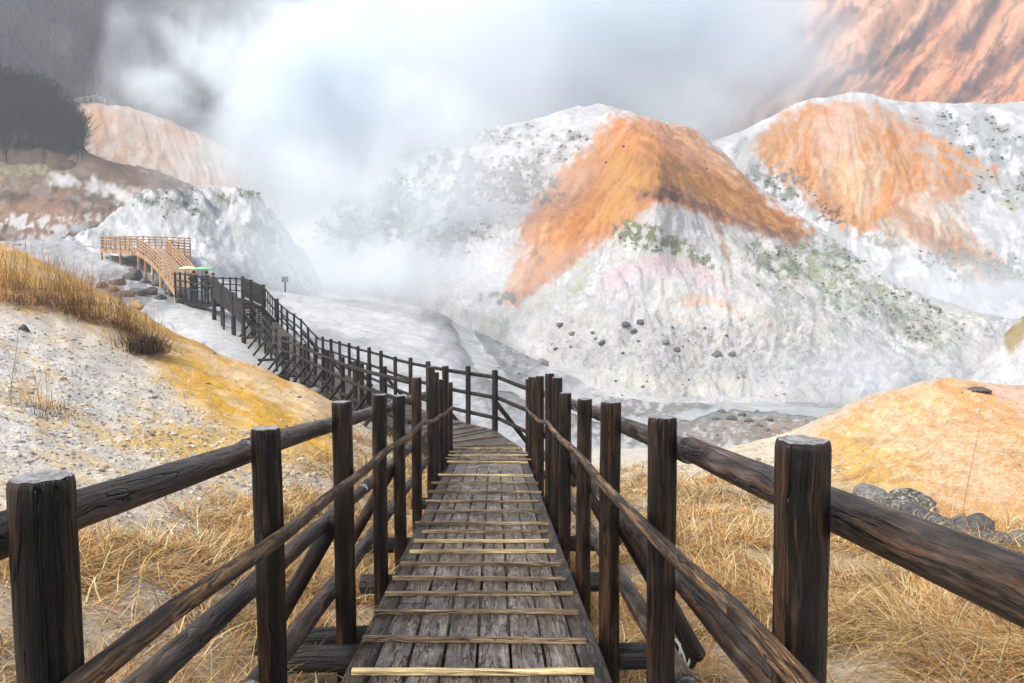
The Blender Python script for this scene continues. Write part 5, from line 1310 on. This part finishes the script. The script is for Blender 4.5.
# fence along the path on top of the tan cliff
rp = [surf('tan_cliff', px, py)[0] for px, py in ((46,114),(52,111),(58,108),(64,107),(70,107.5),(76,106),(82,104),(88,103),(94,102),(100,101.5),(106,101.5))]
e = empty('ridge_fence', tuple(rp[5]), 'tiny pale fence along the path on top of the tan cliff', 'fence')
M_rdg = simple_mat('ridge_fence_wood', (.25, .24, .18), (.4, .38, .3), 2)
for p in rp: far_post(p + Vector((0, 0, 1.3)), 1.8, e, 2.2, log_mesh('post', 1.0, .06, [M_rdg, M_rdg], 6, 2, 3, 0))
for h in (1.2, .7): tube([p + Vector((0, 0, h)) for p in rp], .12, [M_rdg], e)

# ------------------------------------------------------------------ signs
def sign(px, py, d, hgt, bw, bh, label, legs=1):
    p = at(px, py, d); e = empty('sign_board', tuple(p), label, 'sign')
    V, Fc = [], []; board(V, Fc, Matrix.Translation(p + Vector((0, 0, hgt - bh / 2))) @ Matrix.Rotation(YAW, 4, 'Z'), bw, .06, bh, .01)
    link('board', mesh_of('board', V, Fc, [simple_mat('sign_paint', (.16, .17, .18), (.28, .29, .30), 3)]), e)
    for k in range(legs):
        x = 0 if legs == 1 else (-.4 + .8 * k) * bw
        q = p + Vector((x, .05, 0)); far_post(q + Vector((0, 0, hgt - .05)), hgt + .2, e, 1.0)
sign(285, 289, 62, .95, .5, .42, 'small dark sign on a single post on the pale valley floor beyond the landing')
sign(158.5, 236, 86, 1.3, 2.4, .75, 'wide grey two legged board standing behind the upper orange platform', 2)

# ------------------------------------------------------------------ walkers under umbrellas
def person(base, hgt, yaw, coat, trousers, label, seed, arm_up=True):
    e = bpy.data.objects.new('person', None)
    s = hgt / 1.72
    J = {'pel': (0, 0, .93), 'wst': (0, .01, 1.08), 'chs': (0, .0, 1.30), 'nck': (0, 0, 1.47), 'hd0': (0, .015, 1.56), 'hd1': (0, .02, 1.66),
         'hl': (-.10, 0, .88), 'hr': (.10, 0, .88), 'kl': (-.11, .05, .49), 'kr': (.11, -.03, .49), 'al': (-.11, -.02, .08), 'ar': (.12, -.06, .09), 'tl': (-.12, .13, .035), 'tr': (.13, .09, .035),
         'sl': (-.19, 0, 1.41), 'sr': (.19, 0, 1.41), 'el': (-.25, -.02, 1.14), 'wl': (-.23, .10, .92), 'fl': (-.22, .14, .84),
         'er': (.25, .08, 1.18), 'wr': (.14, .24, 1.33), 'fr': (.12, .27, 1.40)}
    rad = {'pel': .15, 'wst': .135, 'chs': .155, 'nck': .058, 'hd0': .085, 'hd1': .09, 'hl': .10, 'hr': .10, 'kl': .062, 'kr': .062, 'al': .045, 'ar': .045, 'tl': .035, 'tr': .035, 'sl': .075, 'sr': .075, 'el': .052, 'wl': .036, 'fl': .03, 'er': .052, 'wr': .036, 'fr': .035}
    E = [('pel','wst'),('wst','chs'),('chs','nck'),('nck','hd0'),('hd0','hd1'),('pel','hl'),('pel','hr'),('hl','kl'),('hr','kr'),('kl','al'),('kr','ar'),('al','tl'),('ar','tr'),('chs','sl'),('chs','sr'),('sl','el'),('el','wl'),('wl','fl'),('sr','er'),('er','wr'),('wr','fr')]
    keys = list(J); me = bpy.data.meshes.new('person'); me.from_pydata([J[k] for k in keys], [(keys.index(a), keys.index(b)) for a, b in E], [])
    def skin(o, radd):
        md = o.modifiers.new('skin', 'SKIN'); md.use_smooth_shade = True
        if not o.data.skin_vertices: 
            bpy.context.view_layer.update()
        for k, sv in zip(radd, o.data.skin_vertices[0].data): sv.radius = (radd[k], radd[k])
        o.data.skin_vertices[0].data[0].use_root = True
        sb = o.modifiers.new('sub', 'SUBSURF'); sb.levels = 1; sb.render_levels = 1
    M = Matrix.Translation(base) @ Matrix.Rotation(yaw, 4, 'Z') @ Matrix.Scale(s, 4)
    o = link('person', me, None, M); skin(o, {k: rad[k] for k in keys})
    bm_ = simple_mat('skin_tone', (.42, .26, .19), (.5, .32, .24)); me.materials.append(bm_)
    T(o, label, 'person')
    def garment(name, sub, c, grow):
        ks = [k for k in keys if k in sub]; m2 = bpy.data.meshes.new(name)
        m2.from_pydata([J[k] for k in ks], [(ks.index(a), ks.index(b)) for a, b in E if a in ks and b in ks], [])
        g = bpy.data.objects.new(name, m2); COL.objects.link(g); g.parent = o
        skin(g, {k: rad[k] + grow for k in ks}); m2.materials.append(simple_mat(name + '_cloth', c, tuple(q * 1.5 for q in c), 6))
    garment('coat', ('wst','pel','chs','sl','sr','el','wl','er','wr'), coat, .03)
    garment('trousers', ('pel','hl','hr','kl','kr','al','ar'), trousers, .018)
    garment('shoes', ('al','tl'), (.03, .03, .03), .015); garment('shoes', ('ar','tr'), (.03, .03, .03), .015)
    hb = bmesh.new(); bmesh.ops.create_icosphere(hb, subdivisions=2, radius=.112)
    for v in hb.verts: v.co = Vector((v.co.x * .92, v.co.y - .018, v.co.z + 1.655)) if v.co.z > -.055 else Vector((v.co.x * .8, v.co.y * .6 - .05, v.co.z * .8 + 1.65))
    hm = bpy.data.meshes.new('hair'); hb.to_mesh(hm); hb.free(); hm.materials.append(simple_mat('hair_dark', (.015, .012, .01), (.04, .03, .025)))
    h = bpy.data.objects.new('hair', hm); COL.objects.link(h); h.parent = o
    fb = bmesh.new()                                          # nose, eyes, mouth, ears as one face piece
    for (x, y, z, r) in ((0, .118, 1.60, .018), (-.035, .105, 1.63, .011), (.035, .105, 1.63, .011), (-.09, .01, 1.61, .022), (.09, .01, 1.61, .022)):
        bmesh.ops.create_icosphere(fb, subdivisions=1, radius=r, matrix=Matrix.Translation((x, y, z)))
    fm_ = bpy.data.meshes.new('face'); fb.to_mesh(fm_); fb.free(); fm_.materials.append(bm_)
    f = bpy.data.objects.new('face', fm_); COL.objects.link(f); f.parent = o
    return M @ Vector((.12, .27, 1.40))
def umbrella(hand, r, c, label, tilt=(0, 0)):
    e = empty('umbrella', tuple(hand), label, 'umbrella')
    top = hand + Vector((tilt[0], tilt[1], .60))
    n = 8; rings = [(0, 0), (.35, -.035), (.7, -.13), (1.0, -.30)]
    V, Fc = [], []
    for k, (f, z) in enumerate(rings):
        for j in range(n * 2):
            a = j / (n * 2) * 6.283; sc_ = 1.0 if j % 2 == 0 else .96
            V.append(top + Vector((r * f * sc_ * math.cos(a), r * f * sc_ * math.sin(a), r * z * (1 if j % 2 == 0 else .88))))
    m = n * 2
    for k in range(3):
        for j in range(m): Fc.append((k * m + j, k * m + (j + 1) % m, (k + 1) * m + (j + 1) % m, (k + 1) * m + j))
    me = mesh_of('canopy', V, Fc, [simple_mat('umbrella_cloth', c, tuple(q * 1.15 for q in c), 4, .6)])
    o = link('canopy', me, e); sd = o.modifiers.new('thickness', 'SOLIDIFY'); sd.thickness = .008
    tube([hand - Vector((0, 0, .12)), top + Vector((0, 0, .06))], .012, [M_mid], e, 'shaft')
    for j in range(n):
        a = j / n * 6.283; tube([top - Vector((0, 0, .02)), top + Vector((r * .98 * math.cos(a), r * .98 * math.sin(a), -r * .31))], .006, [M_mid], e, 'rib', 4)
def deckz(px, d):
    j = min(range(len(allF)), key=lambda i: abs(proj(np.array([allF[i]]))[0][0] - px)); return df[j].z
for (px, d, hgt, yaw, coat, tr, lab, uc, ur, ulab) in (
    (194, 47.2, 1.68, 2.6, (.035, .035, .04), (.02, .02, .025), 'walker in a black coat under the cream umbrella', (.66, .58, .42), .6, 'cream umbrella held by the walker at the orange boardwalk'),
    (206.5, 46.6, 1.72, 2.9, (.05, .06, .075), (.025, .03, .04), 'walker in a dark blue coat under the bright green umbrella', (.22, .50, .27), .62, 'bright green umbrella above the two walkers on the dark boardwalk'),
    (213.5, 46.2, 1.65, 3.4, (.10, .11, .12), (.03, .03, .035), 'walker in a grey coat standing right beside the green umbrella', None, 0, None)):
    x, y = xy_at(px, d); b0 = Vector((float(x), float(y), deckz(px, d)))
    hand = person(b0, hgt, yaw, coat, tr, lab, int(px))
    if uc: umbrella(hand, ur, uc, ulab, (.15 if px > 200 else .0, .0))
# ------------------------------------------------------------------ air: haze and steam
def vol_mat(name, dens, col=(.93, .968, 1), nscale=.05, thr=.35, gain=2.2, det=4, sharp=.35, seed=0.0, edge=1.0, aniso=0.0):
    m = newmat(name); t = NT(m)
    pv_ = t.n('ShaderNodeVolumePrincipled'); pv_.inputs['Color'].default_value = col + (1,); pv_.inputs['Anisotropy'].default_value = aniso
    if nscale is None:
        pv_.inputs['Density'].default_value = dens
    else:
        tc = t.n('ShaderNodeTexCoord').outputs['Object']; pos = t.n('ShaderNodeNewGeometry').outputs['Position']
        ln = t.n('ShaderNodeVectorMath', operation='LENGTH'); t.l(tc, ln.inputs[0])
        off = t.n('ShaderNodeVectorMath', operation='ADD'); t.l(pos, off.inputs[0]); off.inputs[1].default_value = (seed * 31, seed * 17, seed * 7)
        n = t.noise(off.outputs[0], nscale, det, .6, 1.1)
        fall = t.math('SUBTRACT', 1.0, t.math('POWER', ln.outputs['Value'], 1.6), clamp=True)
        v = t.math('ADD', t.math('MULTIPLY', t.math('SUBTRACT', n, .5), gain), t.math('MULTIPLY', fall, edge))
        v = t.math('DIVIDE', t.math('SUBTRACT', v, thr), sharp, clamp=True)
        v = t.math('MULTIPLY', t.math('MULTIPLY', v, t.math('POWER', fall, 1.3)), dens * 1.35)
        t.l(v, pv_.inputs['Density'])
    t.l(pv_.outputs[0], t.out.inputs['Volume'])
    return m
bm = bmesh.new(); bmesh.ops.create_icosphere(bm, subdivisions=3, radius=1.0)
ball_bm = bm
def puff(px, py, d, rx, ry, rz, label, tilt=0.0, **k):
    me = bpy.data.meshes.new('steam'); ball_bm.to_mesh(me)
    me.materials.append(vol_mat('steam_vapour', **k))
    m = Matrix.Translation(at(px, py, d)) @ Matrix.Rotation(YAW, 4, 'Z') @ Matrix.Rotation(tilt, 4, 'Y') @ Matrix.Diagonal((rx, ry, rz, 1))
    o = link('steam', me, None, m); T(o, label, 'steam', kind='stuff'); return o
W_ = dict(det=6)
puff(560, 10, 176, 74, 30, 44, 'broad blue grey steam bank behind the crest of the central hill', dens=.20, nscale=.024, thr=.22, gain=3.0, sharp=1.1, seed=1, edge=1.5, **W_)
puff(335, 118, 122, 27, 15, 33, 'dense bright steam column billowing at the left foot of the central hill', tilt=.22, dens=.20, nscale=.045, thr=.42, gain=3.8, sharp=1.2, seed=2, edge=1.6, **W_)
puff(455, 55, 142, 34, 14, 24, 'bright steam billow over the left shoulder of the central hill', tilt=.6, dens=.13, nscale=.04, thr=.36, gain=3.4, sharp=1.1, seed=12, edge=1.4, **W_)
puff(180, 70, 130, 26, 9, 20, 'torn puff of steam drifting above the tan cliff', tilt=.55, dens=.11, nscale=.06, thr=.48, gain=4.2, sharp=1.2, seed=3, edge=1.3, **W_)
puff(235, 150, 116, 22, 8, 16, 'thin steam trailing before the right end of the tan cliff', tilt=-.5, dens=.11, nscale=.055, thr=.42, gain=3.6, sharp=1.2, seed=13, edge=1.3, **W_)
puff(400, 212, 94, 30, 11, 18, 'bluish mist lying over the left flank of the central hill', tilt=-.35, dens=.115, nscale=.055, thr=.26, gain=3.0, sharp=1.2, seed=4, edge=1.5, **W_)
puff(770, 30, 180, 46, 13, 26, 'drifting steam veil in front of the orange mountain', tilt=.6, dens=.10, nscale=.032, thr=.46, gain=3.6, sharp=1.2, seed=5, edge=1.4, **W_)
puff(965, 300, 86, 19, 6, 10, 'low mist in the gully at the foot of the right hill', dens=.15, nscale=.08, thr=.34, gain=3.0, sharp=1.1, seed=6, edge=1.2, **W_)
puff(390, 272, 80, 30, 10, 6, 'low mist on the pale valley floor beyond the boardwalk', dens=.12, nscale=.09, thr=.32, gain=3.0, sharp=1.1, seed=7, edge=1.2, **W_)
puff(860, 372, 54, 15, 6, 4.2, 'faint mist over the stream at the foot of the central hill', dens=.13, nscale=.14, thr=.34, gain=3.0, sharp=1.1, seed=8, edge=1.1, **W_)
puff(700, 110, 146, 26, 9, 17, 'pale steam curling over the crest of the central hill', dens=.08, nscale=.055, thr=.4, gain=3.4, sharp=1.1, seed=9, edge=1.3, **W_)
puff(285, 235, 82, 12, 5, 6, 'soft mist at the right end of the white knoll', dens=.15, nscale=.1, thr=.32, gain=3.0, sharp=1.1, seed=10, edge=1.2, **W_)
for (px, py, d, r, lab) in ((222,58,124,9,'small bright steam curl high before the dark forest'), (262,108,116,8,'small bright steam curl at the left edge of the steam column'), (300,52,118,11,'round steam billow high in the steam column'),
        (372,84,118,10,'round steam billow in the right half of the steam column'), (318,178,104,8,'round steam billow low in the steam column'), (440,118,116,9,'steam curl just above the left shoulder of the central hill'), (160,92,124,6.5,'small steam curl just above the tan cliff')):
    puff(px, py, d, r * 1.7, r * .9, r * .95, lab, tilt=.5, dens=.19, nscale=.13, thr=.42, gain=3.6, sharp=1.0, seed=20 + px * .01, edge=1.5, det=5)
puff(735, 45, 168, 30, 12, 22, 'soft white steam between the central hill and the orange mountain', tilt=.3, dens=.10, nscale=.05, thr=.36, gain=3.4, sharp=1.1, seed=15, edge=1.5, **W_)
ball_bm.free()
bm = bmesh.new(); bmesh.ops.create_cube(bm, size=1.0); me = bpy.data.meshes.new('haze'); bm.to_mesh(me); bm.free()
me.materials.append(vol_mat('haze_air', .0009, (.84, .92, 1.0), None))
o = link('haze', me, None, Matrix.Translation((40, 300, 72)) @ Matrix.Diagonal((1600, 1300, 174, 1))); T(o, 'thin pale haze filling the valley air', 'haze', kind='stuff')
# ------------------------------------------------------------------ light
SUN_EL, SUN_AZ = R(50), R(236)           # azimuth the light comes from, measured clockwise from +Y
w = bpy.data.worlds.new('World'); sc.world = w; w.use_nodes = True
nt = w.node_tree; nt.nodes.clear()
sky = nt.nodes.new('ShaderNodeTexSky'); sky.sky_type = 'NISHITA'; sky.sun_disc = False
sky.sun_elevation = SUN_EL; sky.sun_rotation = SUN_AZ; sky.dust_density = 4.0; sky.air_density = 1.0; sky.ozone_density = 1.0
hs = nt.nodes.new('ShaderNodeHueSaturation'); hs.inputs['Saturation'].default_value = .6
bg = nt.nodes.new('ShaderNodeBackground'); bg.inputs['Strength'].default_value = .15
wo = nt.nodes.new('ShaderNodeOutputWorld')
nt.links.new(sky.outputs[0], hs.inputs['Color']); nt.links.new(hs.outputs[0], bg.inputs[0]); nt.links.new(bg.outputs[0], wo.inputs[0])
sl = bpy.data.lights.new('sun', 'SUN'); sl.energy = 1.5; sl.angle = R(10); sl.color = (1, .955, .89)
so = bpy.data.objects.new('sun', sl); COL.objects.link(so)
d = Vector((math.sin(SUN_AZ) * math.cos(SUN_EL), math.cos(SUN_AZ) * math.cos(SUN_EL), math.sin(SUN_EL)))
so.rotation_euler = d.to_track_quat('Z', 'Y').to_euler(); so.location = (0, 0, 60)
vs = sc.view_settings; vs.view_transform = 'Standard'; vs.look = 'None'; vs.gamma = 1; vs.exposure = .82
sc.cycles.use_denoising = True
sc.cycles.volume_step_rate = .75; sc.cycles.volume_max_steps = 256
sc.cycles.max_bounces = 14; sc.cycles.diffuse_bounces = 3; sc.cycles.glossy_bounces = 2; sc.cycles.volume_bounces = 12; sc.cycles.transmission_bounces = 2
